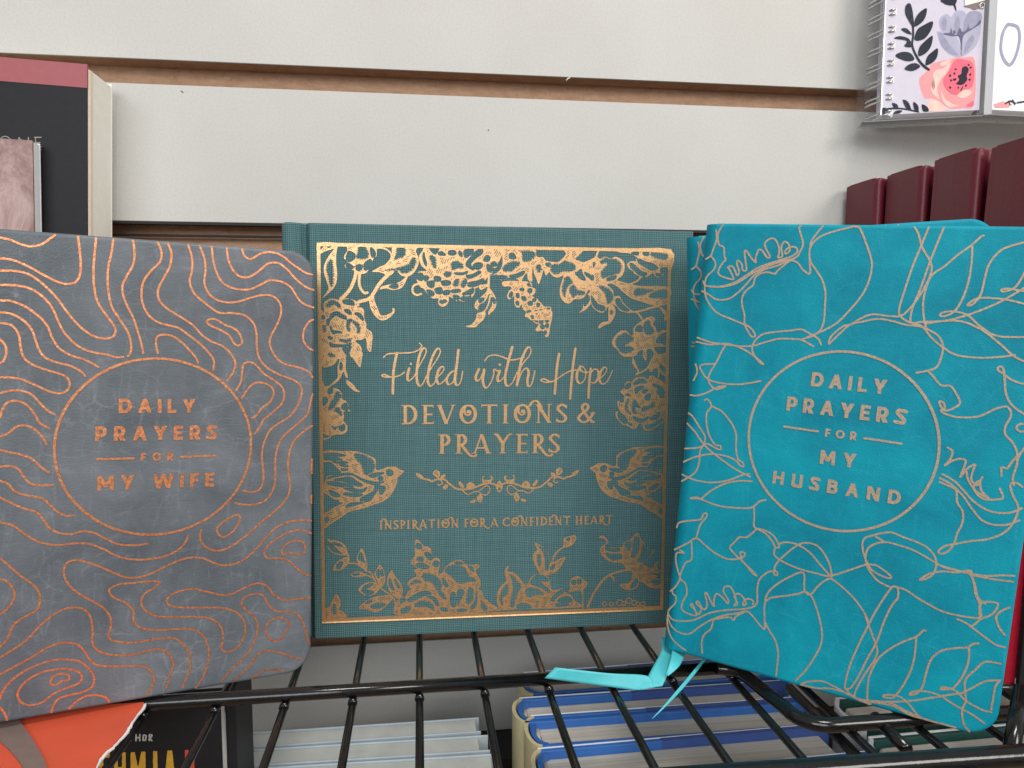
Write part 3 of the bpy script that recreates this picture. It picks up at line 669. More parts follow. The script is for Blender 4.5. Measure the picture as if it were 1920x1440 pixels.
GREEN_FLORAL='''
F|310,3559 486,3562 438,3513 376,3493 333,3468 309,3453|327,3547 358,3547 338,3516 324,3516|391,3526 419,3549 431,3547 410,3529
F|472,3547 493,3548 476,3528 466,3465 463,3398 471,3301 466,3233 443,3175 405,3135 354,3089 344,3088 378,3135 396,3174 380,3232 361,3290 357,3348 372,3396 404,3454 438,3498 457,3533|*403,3416 432,3421 436,3378 438,3320 442,3262 434,3213 420,3179 401,3232 388,3300 376,3348
F|577,3549 798,3554 814,3510 812,3457 790,3437 777,3412 758,3364 728,3314 690,3299 656,3304 622,3323 608,3332 565,3336 541,3355 542,3380 566,3407 537,3428 533,3452 562,3501|576,3496 614,3478 633,3454 614,3424 575,3404 552,3433 557,3462|*663,3541 711,3542 740,3499 749,3456 729,3436 686,3426 638,3434 648,3488|764,3529 798,3500 802,3461 778,3446 764,3485|566,3390 604,3366 608,3347 570,3341 549,3365|*623,3376 700,3382 690,3343 661,3309 632,3337|710,3392 763,3427 763,3393 738,3344 709,3334
S6.0|634,3313 619,3250 582,3166 534,3108 500,3078
S4.5|666,3304 660,3245 664,3192 683,3153 707,3131 732,3134
S2.6|807,3525 856,3528 899,3517 933,3488 945,3454
F|967,3547 1162,3551 1157,3507 1177,3453 1181,3395 1147,3326 1107,3291 1073,3280 1029,3290 1005,3314 990,3338 951,3323 898,3293 878,3302 840,3316 772,3320 811,3345 845,3365 889,3385 928,3430 947,3483|*982,3528 1011,3541 1060,3539 1069,3505 1059,3456 1030,3446 967,3420 967,3440 986,3484|*1118,3443 1147,3453 1162,3409 1142,3360 1098,3320 1049,3305 1015,3324 1000,3348 942,3327 888,3331 951,3347 1030,3368 1098,3398
F|1068,3280 1088,3290 1073,3251 1048,3202 1014,3172 950,3161 892,3175 843,3165 848,3184 882,3199 951,3215 1019,3236|926,3195 990,3216 999,3186 970,3176 936,3181
S6.0|946,3318 897,3278 844,3223 814,3179 785,3130 755,3090 716,3070 658,3055
F|750,3085 785,3120 794,3061 822,2993 841,2944 876,2934 920,2950 949,2969 949,2999 964,2999 968,2970 939,2930 885,2895 841,2895 798,2929 764,2983 748,3036
F|327,2954 350,2954 352,2997 351,3032 370,3059 405,3077 447,3079 485,3068 508,3076 543,3082 593,3077 627,3062 650,3042 662,3019 635,3007 677,3003 700,2980 700,2933 707,2886 720,2859 718,2827 733,2808 760,2792 772,2757 771,2717 763,2658 757,2614 739,2618 724,2642 721,2685 713,2733 674,2717 636,2717 624,2701 655,2677 674,2650 677,2602 677,2563 584,2563 580,2622 589,2661 507,2645 522,2606 529,2563 322,2562|*374,3047 401,3061 439,3064 474,3052 489,3033 500,3006 504,2990 473,3002 454,3021 439,3033 427,3013 396,3001 371,3001|520,3064 558,3071 597,3065 612,3046 616,3026 589,3026 542,3034 520,3049|534,2983 565,2983 584,2964 588,2944 565,2948 538,2967|619,2952 650,2956 676,2941 692,2910 691,2890 668,2909 642,2933|403,2907 411,2939 438,2958 476,2963 503,2943 541,2924 545,2901 510,2908 480,2924 457,2935 434,2919 406,2892 390,2845 379,2860 380,2896|*556,2901 580,2913 599,2893 637,2878 660,2854 668,2815 659,2776 636,2764 637,2815 618,2854 579,2877 575,2854 583,2830 578,2795 559,2791 548,2822 542,2861|330,2926 349,2930 357,2907 345,2899 330,2911|*341,2852 364,2852 371,2821 371,2790 351,2778 336,2794 340,2821|406,2837 417,2829 424,2802 486,2791 509,2779 463,2779 432,2771 413,2798|*470,2736 516,2720 578,2728 593,2736 589,2712 562,2693 531,2689 493,2704|385,2747 412,2743 424,2728 400,2724|400,2692 434,2677 477,2673 538,2673 585,2689 569,2665 500,2657 438,2657 407,2661|*380,2621 411,2629 414,2594 453,2582 448,2567 379,2566 372,2602
F|331,2610 494,2610 474,2561 445,2511 411,2487 334,2479|*384,2602 460,2602 455,2575 426,2536 392,2531 388,2570
F|494,2610 523,2600 539,2536 536,2462 555,2383 535,2388 516,2437 492,2383 457,2343 423,2319 394,2314 448,2363 468,2398 464,2472 479,2521|493,2521 505,2487 497,2452 485,2467
F|540,2363 574,2343 602,2318 631,2278 660,2258 646,2253 607,2264 563,2303 544,2328
F|576,2610 678,2610 678,2561 665,2477 643,2492 605,2546 581,2585
F|327,2334 351,2304 409,2314 375,2275 379,2235 422,2245 428,2289 476,2274 500,2239 502,2190 533,2174 557,2134 552,2110 576,2075 551,2085 512,2075 517,2030 502,1990 521,1975 533,1935 525,1895 321,1898|335,2196 359,2205 373,2185 363,2156 344,2136 334,2151|*432,2235 456,2264 490,2244 494,2195 465,2175 450,2135 401,2096 377,2086 397,2156 422,2190 441,2215|503,2135 533,2155 547,2125 547,2095 517,2095 498,2115|*425,2081 455,2120 484,2105 498,2065 483,2016 424,2001 395,2001 410,2041|338,2062 357,2042 352,2012 337,2022|409,1946 443,1966 457,1946 438,1921 414,1921|468,1981 492,1986 521,1950 515,1915 486,1906 472,1941
S2.4|335,1981 398,1945 415,1897 386,1849 333,1832
S2.4|433,1896 479,1878 526,1895 538,1943 515,1979
F|336,2065 446,2076 515,1979 433,1944 399,1969 335,1981
F|1235,3547 1274,3543 1279,3519 1328,3476 1358,3510 1387,3536 1571,3544 1730,3532 1880,3545 1926,3501 1906,3436 1891,3421 1886,3386 1841,3371 1841,3321 1806,3301 1771,3250 1751,3225 1706,3190 1686,3185 1681,3140 1651,3100 1581,3064 1536,3079 1516,3069 1476,3098 1451,3108 1446,3058 1416,3023 1386,3018 1352,3047 1357,3092 1307,3091 1258,3130 1229,3174 1199,3189 1170,3233 1160,3282 1185,3326 1254,3332 1210,3376 1190,3419 1185,3463 1215,3508|1230,3498 1235,3459 1249,3411 1249,3376 1225,3420 1220,3469|*1279,3470 1313,3475 1333,3441 1343,3392 1323,3348 1298,3387 1284,3431|1358,3496 1387,3506 1407,3492 1422,3477 1367,3476|1452,3512 1496,3518 1516,3494 1491,3478 1451,3483|1541,3514 1566,3499 1566,3465 1541,3484|1595,3525 1670,3528 1645,3486 1600,3456 1585,3490|1610,3416 1645,3461 1695,3517 1750,3527 1745,3493 1695,3457 1650,3412 1650,3383 1675,3348 1630,3367 1605,3387|*1471,3414 1531,3425 1571,3406 1581,3376 1571,3352 1526,3366 1486,3336 1466,3375|*1402,3324 1446,3335 1476,3321 1476,3296 1441,3276 1407,3290|1670,3393 1705,3413 1750,3404 1740,3369 1705,3354 1675,3368|1765,3449 1790,3479 1820,3464 1805,3430 1770,3429|1826,3405 1856,3425 1881,3406 1876,3381 1846,3376|1800,3400 1821,3385 1831,3366 1828,3326 1801,3340 1790,3385|1506,3321 1581,3322 1615,3337 1610,3318 1556,3302 1506,3311|1605,3298 1665,3309 1720,3339 1735,3324 1680,3289 1630,3273|1630,3234 1705,3250 1756,3270 1761,3245 1706,3210 1636,3199 1615,3219|1387,3245 1456,3246 1461,3217 1407,3206 1387,3221|*1481,3227 1536,3277 1541,3218 1521,3188 1491,3202|*1556,3218 1595,3283 1620,3248 1596,3204 1566,3178|1323,3284 1372,3280 1372,3250 1327,3245|1258,3234 1313,3244 1317,3200 1293,3185 1263,3204|1327,3175 1382,3186 1387,3137 1342,3136|1406,3157 1456,3162 1451,3132 1406,3124|1476,3165 1536,3173 1556,3158 1506,3143 1476,3148|1576,3139 1636,3169 1671,3185 1666,3145 1621,3119 1581,3124|1556,3094 1586,3112 1646,3115 1631,3092 1576,3074|1486,3118 1536,3114 1541,3089 1506,3083|1253,3165 1307,3151 1317,3121 1283,3116|*1362,3072 1426,3083 1436,3063 1396,3038 1367,3047|1170,3301 1209,3312 1224,3278 1209,3248 1170,3262|1234,3288 1268,3283 1268,3263 1239,3243
S3.5|1194,3223 1140,3203 1125,3163 1140,3129 1169,3119 1204,3130
S4.0|1811,3321 1806,3241 1804,3181 1806,3141
F|1796,3171 1801,3116 1771,3066 1721,3036 1711,2991 1681,3020 1691,3065 1731,3101 1776,3141|1721,3081 1761,3101 1761,3076 1726,3056
F|1806,3191 1841,3157 1872,3097 1877,3032 1852,2987 1817,2957 1812,2942 1802,2962 1817,2997 1837,3032 1837,3082 1826,3122|1842,3107 1867,3082 1862,3047 1847,3072
S2.5|1821,3122 1806,3047 1776,2986 1731,2956
F|1778,2973 1766,2913 1718,2865 1682,2835 1598,2840 1658,2864 1694,2913 1706,2961
F|1726,3205 1786,3226 1791,3201 1741,3171 1726,3180
F|1928,3558 2216,3541 2232,3492 2262,3472 2303,3473 2329,3443 2406,3430 2447,3435 2498,3481 2513,3517 2487,3551 2667,3554 2642,3504 2601,3463 2643,3438 2679,3434 2746,3460 2762,3461 2764,3324 2727,3334 2686,3348 2696,3313 2749,3269 2765,3203 2698,3207 2619,3247 2567,3306 2520,3331 2490,3315 2438,3290 2387,3309 2361,3339 2330,3308 2315,3348 2304,3348 2284,3277 2262,3227 2244,3277 2218,3332 2212,3391 2202,3336 2203,3256 2167,3266 2157,3326 2131,3305 2101,3255 2060,3274 1979,3283 1949,3258 1898,3277 1883,3312 1833,3301 1903,3342 1933,3412 1928,3496|*1943,3387 1979,3413 2029,3433 2090,3429 2100,3410 2055,3374 2019,3339 1969,3338 1928,3342|1999,3303 2050,3314 2101,3335 2131,3345 2121,3315 2060,3284 2010,3289|1893,3297 1929,3302 1974,3293 1954,3268 1919,3267|1998,3497 2029,3503 2054,3459 1999,3458|*2079,3524 2140,3530 2211,3521 2237,3482 2207,3456 2146,3425 2100,3459 2120,3500|2329,3418 2370,3419 2360,3389 2335,3398|*2366,3369 2391,3414 2447,3410 2498,3446 2550,3432 2623,3398 2613,3368 2541,3346 2479,3345 2438,3320 2386,3334|2603,3332 2654,3368 2670,3323 2702,3273 2655,3282|*2238,3402 2273,3407 2294,3368 2269,3327 2243,3357
F|2505,3331 2485,3280 2465,3214 2460,3154 2476,3099 2513,3063 2554,3059 2595,3095 2658,3100 2699,3131 2724,3182 2750,3203 2671,3232 2572,3312|*2505,3301 2541,3301 2588,3246 2542,3220 2517,3170 2512,3109 2486,3149 2480,3210 2495,3255|*2558,3216 2594,3231 2615,3186 2672,3171 2704,3162 2678,3131 2605,3135 2590,3100 2553,3150
F|2740,3162 2751,3106 2747,3056 2711,3010 2669,2984 2638,2973 2674,3009 2679,3065 2699,3106|2725,3132 2736,3091 2695,3035 2689,3070
F|1954,3253 2101,3255 2172,3246 2203,3201 2234,3186 2229,3146 2204,3121 2255,3096 2266,3076 2291,3056 2317,3026 2364,3027 2384,3007 2364,2976 2380,2941 2365,2910 2339,2905 2195,2904 2175,2929 2139,2934 2149,2979 2123,2999 2107,3049 2092,3019 2062,3019 2041,3059 2041,3124 2026,3109 1995,3088 1975,3113 1990,3163 2020,3189 1990,3208 1949,3203 1929,3228|1995,3129 2015,3159 2026,3134 2005,3104|2091,3185 2122,3190 2127,3170 2102,3170|2163,3171 2188,3191 2204,3171 2183,3146|2107,3110 2138,3115 2148,3085 2123,3080|2162,3231 2193,3236 2193,3211 2167,3216|2169,3065 2204,3071 2204,3040 2174,3040|2159,2985 2189,2990 2190,2965 2164,2964|2230,2985 2256,2990 2251,2960 2231,2970|2277,2996 2302,2996 2302,2971 2282,2970|2214,3096 2240,3096 2235,3076 2214,3076|2056,3069 2077,3069 2082,3039 2062,3044|2250,3056 2276,3051 2266,3026 2251,3026|2061,3139 2081,3140 2082,3104 2061,3114|2343,3011 2369,3012 2359,2991|2195,2940 2221,2940 2210,2914
F|2144,2958 2365,3002 2390,2930 2372,2845 2361,2765 2330,2753 2305,2808 2255,2801 2237,2820 2267,2868 2205,2904|2183,2940 2211,2947 2218,2916 2193,2910|2236,2953 2267,2959 2273,2923 2242,2923|2294,2963 2322,2968 2326,2935 2298,2935|2340,2972 2368,2972 2359,2948 2341,2948|2218,2898 2249,2905 2255,2874|2273,2905 2304,2911 2304,2875 2280,2874|2329,2917 2359,2917 2354,2887 2329,2891|2286,2854 2317,2856 2314,2826 2292,2830|2335,2869 2360,2863 2351,2835 2335,2838|2320,2802 2342,2802 2330,2771
F|2794,3486 2831,3467 2877,3488 2935,3474 2976,3489 3035,3465 3061,3430 3062,3369 3042,3318 2996,3277 3059,3257 3112,3248 3175,3274 3206,3310 3158,3335 3142,3360 3104,3385 3088,3415 3103,3441 3145,3452 3172,3447 3171,3473 3197,3478 3102,3522 3034,3526 2981,3550 3498,3565 3498,3345 3450,3339 3397,3303 3354,3318 3332,3343 3280,3311 3232,3306 3191,3264 3138,3238 3239,3224 3497,3217 3496,3099 3477,3063 3392,3041 3322,3051 3242,3076 3135,3110 3061,3161 2997,3216 2944,3241 2902,3235 2955,3185 2972,3129 3019,3130 3046,3084 3094,3033 3159,2988 3201,2978 3250,2917 3234,2917 3185,2973 3106,2977 3032,2992 2989,3038 2946,3058 2973,3032 2985,2981 2970,2930 2949,2909 2920,2909 2918,3001 2931,3057 2895,3006 2864,2975 2822,2985 2774,3020 2753,3061 2736,3142 2736,3182 2610,3241 2609,3312 2651,3272 2703,3263 2666,3373 2624,3353 2609,3347 2608,3448 2670,3434 2732,3450|*2707,3399 2743,3430 2784,3446 2790,3411 2764,3380 2733,3369|2687,3343 2733,3339 2770,3314 2768,3274 2750,3279 2713,3293|*2846,3462 2888,3483 2940,3464 2971,3474 3009,3450 3035,3420 3036,3369 3005,3338 2943,3317 2890,3296 2859,3285 2838,3325 2858,3376 2909,3423 2868,3427 2842,3411 2831,3437|2906,3291 2943,3309 2985,3312 2974,3287 2933,3274 2901,3271|3123,3522 3186,3539 3186,3508|3239,3535 3286,3536 3287,3505 3244,3509|*3307,3536 3392,3532 3467,3523 3478,3493 3447,3462 3383,3476 3313,3500|3182,3470 3213,3468 3261,3444 3331,3429 3379,3395 3342,3374 3289,3383 3257,3403 3204,3432|3114,3431 3151,3421 3183,3391 3226,3357 3274,3342 3253,3316 3206,3326 3163,3361 3125,3391|3411,3390 3480,3391 3481,3350 3417,3349|3359,3338 3418,3334 3391,3313|*3166,3198 3229,3204 3293,3194 3346,3190 3272,3153 3204,3132 3156,3136|*3304,3148 3373,3185 3479,3191 3481,3130 3433,3108 3348,3113 3300,3117|*2808,3219 2871,3219 2923,3190 2950,3154 2962,3104 2936,3068 2905,3047 2893,3118 2861,3174|2747,3132 2784,3092 2821,3051 2879,3031 2874,2996 2822,3000 2774,3041 2758,3086|2983,3094 3019,3104 3046,3058 3084,3023 3116,2998 3063,2997 3010,3033|*2936,3032 2963,3022 2959,2961 2932,2955
S3.0|2794,3484 2809,3529 2824,3547
S3.5|3164,2983 3243,2999 3323,3025 3386,3036
F|3392,3041 3435,3021 3478,2985 3495,2965 3475,2913 3448,2913 3452,2954 3425,2995
F|2921,3044 2951,3048 2977,3008 2982,2963 2961,2914 2932,2877 2903,2868 2866,2852 2836,2831 2824,2839 2840,2872 2869,2890 2911,2897 2919,2934 2916,2995|2931,2995 2952,2995 2965,2967 2952,2950 2931,2954
F|3249,2907 3279,2932 3313,2943 3347,2941 3364,2916 3344,2879 3370,2842 3388,2797 3435,2818 3482,2818 3482,2806 3423,2780 3381,2739 3377,2697 3429,2693 3472,2665 3404,2664 3361,2656 3379,2614 3422,2594 3487,2602 3489,2481 3450,2481 3420,2515 3403,2465 3305,2465 3333,2544 3358,2594 3327,2643 3289,2631 3286,2531 3251,2577 3254,2631 3212,2622 3191,2585 3162,2565 3193,2490 3206,2465 3176,2465 3150,2544 3158,2569 3081,2569 3038,2593 3008,2635 2969,2667 2956,2704 2972,2746 3014,2795 3060,2814 3098,2804 3133,2771 3158,2775 3157,2829 3186,2866 3224,2895|*2986,2709 3002,2750 3044,2779 3086,2791 3124,2767 3154,2754 3172,2734 3138,2705 3071,2672 3139,2664 3173,2651 3148,2614 3089,2602 3038,2610 3016,2647 2995,2672|3187,2845 3220,2862 3238,2837 3238,2804 3213,2804 3179,2812|*3267,2895 3300,2916 3322,2904 3318,2871 3345,2830 3362,2797 3337,2780 3282,2776 3256,2804 3250,2862
S3.0|3241,2911 3206,2961 3176,2985
S3.0|3191,2403 3210,2437 3180,2481 3154,2515
S3.5|3191,2406 3245,2428 3290,2457 3314,2486
S2.5|3394,2515 3395,2466 3411,2418 3402,2374
S3.0|3410,2456 3441,2417 3482,2388
F|3304,2486 3379,2515 3365,2471 3335,2427
F|3042,2244 3079,2278 3088,2321 3118,2341 3148,2331 3167,2360 3206,2379 3266,2381 3307,2359 3321,2389 3356,2393 3382,2374 3437,2344 3479,2295 3484,2173 3480,1997 3476,1962 3416,1928 3366,1885 3316,1871 3276,1886 3249,1945 3220,1935 3200,1901 3160,1897 3115,1922 3075,1932 3024,1977 2998,2030 3008,2060 3048,2049 3022,2103 3016,2157 3051,2142 3076,2147 3075,2185 3080,2205|3089,2273 3103,2312 3138,2321 3138,2287 3109,2273|*3158,2307 3187,2350 3237,2369 3282,2355 3302,2321 3267,2321 3218,2316 3183,2302|3090,2215 3120,2224 3140,2205 3110,2205|3188,2277 3248,2296 3268,2282 3219,2253 3199,2224 3184,2243|3249,2243 3274,2262 3309,2257 3269,2228|*3338,2316 3378,2315 3438,2291 3470,2242 3471,2193 3436,2173 3410,2218 3374,2242 3414,2271 3378,2281 3348,2296|3280,2179 3294,2213 3334,2218 3325,2174 3311,2160|*3092,2078 3091,2127 3115,2180 3135,2175 3116,2127 3117,2063 3152,2049 3158,2029 3118,2044|3162,2058 3161,2127 3180,2165 3221,2111 3237,2092 3207,2097 3186,2112 3187,2068 3208,2043 3183,2039|*3253,2048 3247,2087 3276,2111 3317,2106 3371,2154 3372,2091 3312,2081 3277,2052|3168,2014 3208,1994 3264,1984 3318,2008 3299,1979 3269,1959 3214,1960 3179,1985|3023,2045 3058,2035 3093,2005 3114,1971 3104,1946 3074,1952 3034,1991|3124,1951 3164,1936 3145,1926|3329,1988 3393,2032 3428,2046 3419,2007 3374,1978|3285,1925 3350,1934 3420,1978 3445,1982 3460,1967 3400,1934 3356,1900 3306,1895
F|796,1548 855,1557 890,1571 960,1575 1004,1549 1044,1533 1019,1503 989,1478 978,1427 958,1372 928,1321 888,1281 838,1252 779,1233 714,1209 640,1190 556,1172 482,1123 413,1079 369,1050 327,1026 326,1143 370,1182 434,1221 503,1255 469,1261 459,1281 411,1292 367,1329 333,1350 334,1420 359,1480 418,1509 487,1528 467,1554 419,1605 386,1626 332,1632 334,1727 499,1724 616,1720 694,1696 762,1665 792,1634|885,1536 905,1548 934,1540 944,1515 924,1492 895,1503|338,1702 425,1705 474,1699 527,1684 469,1677 338,1682|338,1669 440,1665 498,1639 400,1645 342,1651|420,1633 527,1626 536,1615 429,1620|*596,1698 660,1697 723,1670 772,1629 781,1558 741,1513 692,1504 673,1555 654,1611 615,1647|487,1563 546,1557 526,1548 497,1548|478,1606 536,1595 546,1583 487,1589|374,1495 487,1518 565,1522 623,1495 692,1459 790,1436 869,1440 790,1416 721,1428 652,1464 594,1501 525,1507 437,1494 364,1475|486,1478 564,1486 623,1445 672,1411 632,1404 564,1428 496,1452 418,1464|359,1445 447,1443 544,1419 593,1395 485,1402 407,1416 368,1427|505,1392 593,1380 671,1370 711,1392 681,1352 612,1349 553,1365|524,1343 592,1336 671,1327 631,1308 563,1314 504,1331|651,1287 720,1326 770,1355 785,1401 834,1405 804,1360 769,1310 739,1270 670,1261|824,1354 844,1394 874,1389 864,1348 834,1323|562,1248 641,1254 690,1255 631,1237 562,1218 522,1214|727,1498 791,1520 860,1521 830,1501 771,1482|810,1466 830,1486 855,1476 840,1445|335,1112 365,1126 369,1096 344,1076|377,1369 436,1348 474,1316 411,1318
F|3010,1548 2951,1557 2916,1571 2847,1575 2802,1549 2762,1533 2787,1503 2817,1478 2828,1427 2848,1372 2878,1321 2918,1281 2968,1252 3028,1233 3092,1209 3166,1190 3250,1172 3324,1123 3393,1079 3438,1050 3479,1026 3480,1143 3436,1182 3372,1221 3303,1255 3337,1261 3347,1281 3396,1292 3439,1329 3473,1350 3472,1420 3447,1480 3388,1509 3319,1528 3339,1554 3387,1605 3421,1626 3474,1632 3473,1727 3307,1724 3190,1720 3112,1696 3044,1665 3014,1634|2921,1536 2901,1548 2872,1540 2862,1515 2882,1492 2912,1503|3468,1702 3381,1705 3332,1699 3279,1684 3337,1677 3468,1682|3468,1669 3367,1665 3308,1639 3406,1645 3464,1651|3386,1633 3279,1626 3270,1615 3377,1620|*3210,1698 3147,1697 3083,1670 3034,1629 3025,1558 3065,1513 3114,1504 3133,1555 3152,1611 3191,1647|3319,1563 3261,1557 3280,1548 3310,1548|3328,1606 3270,1595 3260,1583 3319,1589|3432,1495 3320,1518 3241,1522 3183,1495 3114,1459 3016,1436 2937,1440 3016,1416 3085,1428 3154,1464 3212,1501 3281,1507 3369,1494 3442,1475|3320,1478 3242,1486 3183,1445 3135,1411 3174,1404 3242,1428 3311,1452 3389,1464|3447,1445 3360,1443 3262,1419 3213,1395 3321,1402 3399,1416 3438,1427|3302,1392 3213,1380 3135,1370 3095,1392 3125,1352 3194,1349 3253,1365|3282,1343 3214,1336 3135,1327 3175,1308 3244,1314 3302,1331|3155,1287 3086,1326 3036,1355 3021,1401 2972,1405 3002,1360 3037,1310 3067,1270 3136,1261|2982,1354 2962,1394 2932,1389 2942,1348 2972,1323|3244,1248 3166,1254 3116,1255 3176,1237 3245,1218 3284,1214|3080,1498 3015,1520 2946,1521 2976,1501 3035,1482|2996,1466 2976,1486 2951,1476 2966,1445|3471,1112 3442,1126 3437,1096 3462,1076|3429,1369 3370,1348 3332,1316 3395,1318
F|353,924 375,926 402,902 402,887 374,897
S3.0|402,908 469,888 507,852 529,793 542,741 536,700
F|410,873 457,854 502,841 523,782 473,801 440,837
S2.0|357,854 390,810 440,785 523,775
F|534,753 534,694 488,644 443,633 405,638 411,675 450,721 495,748|439,686 472,714 489,702 460,650 438,657
S2.5|539,697 601,692 651,661 701,618 735,606 768,546 790,498 824,455 881,412 943,356 959,297
F|664,830 691,765 705,688 701,630 651,661 623,697 615,744 635,796|652,795 680,719 691,701 646,720 629,744
F|555,589 600,616 645,615 701,583 644,568 588,570|577,594 622,604 633,592 600,581
S2.5|701,580 734,565 768,540
F|809,667 826,673 859,613 867,530 847,478 824,461 791,533 771,587 792,633|791,604 814,632 814,567 802,556|837,631 853,578 836,567 831,602
F|626,451 666,497 723,518 774,510 818,462 790,416 750,391 699,390 654,415|666,467 711,495 762,499 722,471 688,455|654,444 700,443 762,423 733,400 699,402
F|930,622 950,574 995,514 1023,454 1023,400 988,355 954,368 909,417 887,482 887,541 904,588|910,546 927,493 949,433 921,452 901,500|*955,539 995,478 1006,442 978,455 955,498
F|630,275 665,321 727,359 789,380 875,389 937,374 931,345 891,305 851,266 788,233 732,247 687,267|687,320 727,347 750,347 727,324|732,288 789,315 863,306 834,278 766,269
F|325,282 361,292 396,361 430,418 463,364 462,306 450,271 484,252 517,197 324,188|*389,291 412,331 428,278 422,219 394,226
F|1146,897 1174,890 1197,860 1220,836 1260,826 1288,792 1288,692 1300,715 1334,723 1363,701 1363,642 1351,572 1392,582 1403,617 1449,663 1507,690 1565,689 1600,652 1664,644 1717,648 1729,623 1694,589 1711,547 1735,498 1741,444 1717,415 1753,390 1770,335 1817,285 1847,199 999,182 1000,366 1046,364 1075,416 1103,439 1069,470 1075,505 1115,539 1150,555 1138,591 1127,609 1162,631 1139,656 1110,663 1105,704 1139,750 1134,821 1140,867|1157,861 1191,848 1202,813 1168,814 1145,826|1225,765 1248,776 1277,757 1282,704 1254,717|*1150,697 1162,732 1191,748 1213,718 1219,688 1173,690|1144,650 1162,673 1230,664 1265,634 1230,623 1173,637|1299,668 1323,691 1357,678 1340,637 1311,650|*1196,565 1242,581 1299,567 1357,524 1380,458 1368,417 1403,379 1426,319 1368,357 1322,448 1276,497 1230,505|*1086,469 1109,509 1155,525 1195,506 1195,488 1132,485|*1403,599 1449,645 1507,649 1577,629 1618,580 1629,538 1694,511 1700,487 1624,484 1554,469 1507,494 1478,531 1438,568|1502,667 1542,677 1577,658 1531,651|1624,633 1664,620 1676,578 1647,602|1391,534 1438,461 1426,444 1397,475|1531,410 1577,408 1583,372 1542,302 1536,261 1525,333|1472,383 1501,382 1513,303 1501,256 1472,263 1461,323|*1624,430 1665,423 1676,357 1653,292 1606,270 1612,347|1688,296 1706,403 1703,284 1677,231 1647,238|*1747,306 1788,250 1806,207 1753,215|1069,339 1103,362 1172,400 1241,410 1287,384 1229,374 1143,336 1086,321|1241,362 1310,353 1345,304 1356,268 1327,281 1299,330|*1126,278 1160,312 1229,321 1287,295 1316,240 1310,216 1264,254 1200,269 1149,259|*1005,241 1045,275 1097,273 1103,255 1068,221 1016,205|1374,249 1426,235 1426,211 1379,225|1519,219 1577,229 1612,215 1554,206|1006,348 1029,353 1051,334 1017,312 1005,306
F|1993,620 2005,619 1993,572 2046,558 2088,526 2130,471 2166,433 2195,468 2213,504 2260,532 2308,537 2368,510 2393,455 2411,381 2466,379 2508,390 2544,346 2599,319 2630,263 2679,200 2072,205 1835,194 1906,215 1891,288 1894,360 1923,425 1976,477 1970,525 1967,585|*1924,280 1917,341 1953,411 1994,458 2000,373 1971,332 1935,316 1953,267 1941,237|*2011,541 2053,522 2082,473 2124,429 2095,370 2071,310 2048,227 2013,222 2024,300 2041,384 2041,468|2213,468 2249,515 2308,524 2356,499 2375,462 2309,464 2327,427 2369,395 2388,352 2321,397 2249,430 2213,444|*2154,379 2190,408 2250,400 2310,367 2340,330 2250,333 2202,311 2166,337|2090,249 2167,252 2215,226 2203,214 2090,216|2418,308 2478,361 2508,372 2520,347 2466,313 2430,271 2406,279|2467,270 2508,299 2575,302 2606,264 2563,248 2491,257|2449,240 2551,236 2570,223 2467,215
F|2246,833 2282,820 2330,782 2372,733 2391,672 2391,630 2409,660 2432,719 2468,760 2515,795 2521,861 2556,884 2623,894 2641,863 2617,816 2576,787 2522,776 2474,742 2438,695 2421,641 2481,675 2541,685 2505,614 2464,561 2404,527 2356,523 2296,543 2266,592 2242,641 2229,702 2247,749 2271,766 2258,797|*2271,724 2295,736 2307,663 2296,591 2272,640|2282,802 2336,764 2373,703 2382,636 2368,565 2349,601 2343,698 2318,759|2397,588 2427,623 2439,610 2410,569|2545,860 2575,871 2569,841
F|2585,448 2603,483 2651,503 2694,480 2731,454 2755,429 2738,387 2714,358 2719,199 2703,199 2695,352 2574,351 2586,381|2603,459 2634,458 2640,427 2610,422|2658,469 2688,468 2694,437 2664,426
S4.0|2758,200 2797,293 2844,377 2898,448 2959,495 3032,523 3105,538 3179,542
F|2856,866 2892,883 2935,854 2942,812 2912,776 2979,762 3065,765 3089,777 3101,813 3155,835 3186,865 3216,897 3247,887 3266,838 3297,807 3329,757 3398,724 3435,754 3392,700 3350,652 3289,605 3327,573 3383,553 3419,613 3444,612 3426,576 3452,520 3477,561 3477,530 3440,502 3377,510 3322,488 3366,443 3434,453 3476,414 3476,364 3430,354 3362,363 3311,402 3255,429 3250,386 3219,356 3164,343 3108,360 3064,405 3144,414 3181,450 3185,523 3123,556 3092,606 3006,621 2944,641 2895,686 2870,735 2881,777 2923,806 2923,836 2898,855 2862,859|2924,764 2985,749 3053,753 3053,729 2979,731 2930,745|2925,715 2980,701 3066,698 3079,661 3005,645 2956,671|*3186,816 3222,876 3247,857 3254,802 3249,741 3226,681 3189,651 3170,695 3194,743|3113,794 3156,817 3169,780 3157,732 3126,757|*3279,795 3323,751 3386,712 3337,653 3289,617 3227,620 3263,680 3280,734|3193,412 3224,454 3243,429 3213,375 3170,370|3328,481 3378,485 3428,471 3378,455|3373,424 3435,434 3473,414 3429,391
F|2965,501 3008,481 3015,425 2996,457
K2.0|2895,222 2920,239 2944,220 2920,196
K2.0|2969,219 2987,233 3006,214 2988,193
K2.0|3036,228 3067,252 3098,226 3068,196
K2.0|3092,220 3110,237 3129,218 3111,194
K2.0|3129,243 3159,269 3190,240 3160,211
K2.0|3184,222 3209,246 3234,220 3210,196
K2.0|3228,208 3249,226 3268,206 3250,189
K2.0|3265,206 3296,227 3321,201 3297,187
S3.0|1210,1459 1265,1446 1295,1433 1343,1451 1404,1449 1446,1412 1513,1361 1580,1353 1654,1358 1733,1387 1807,1404 1856,1397 1893,1374
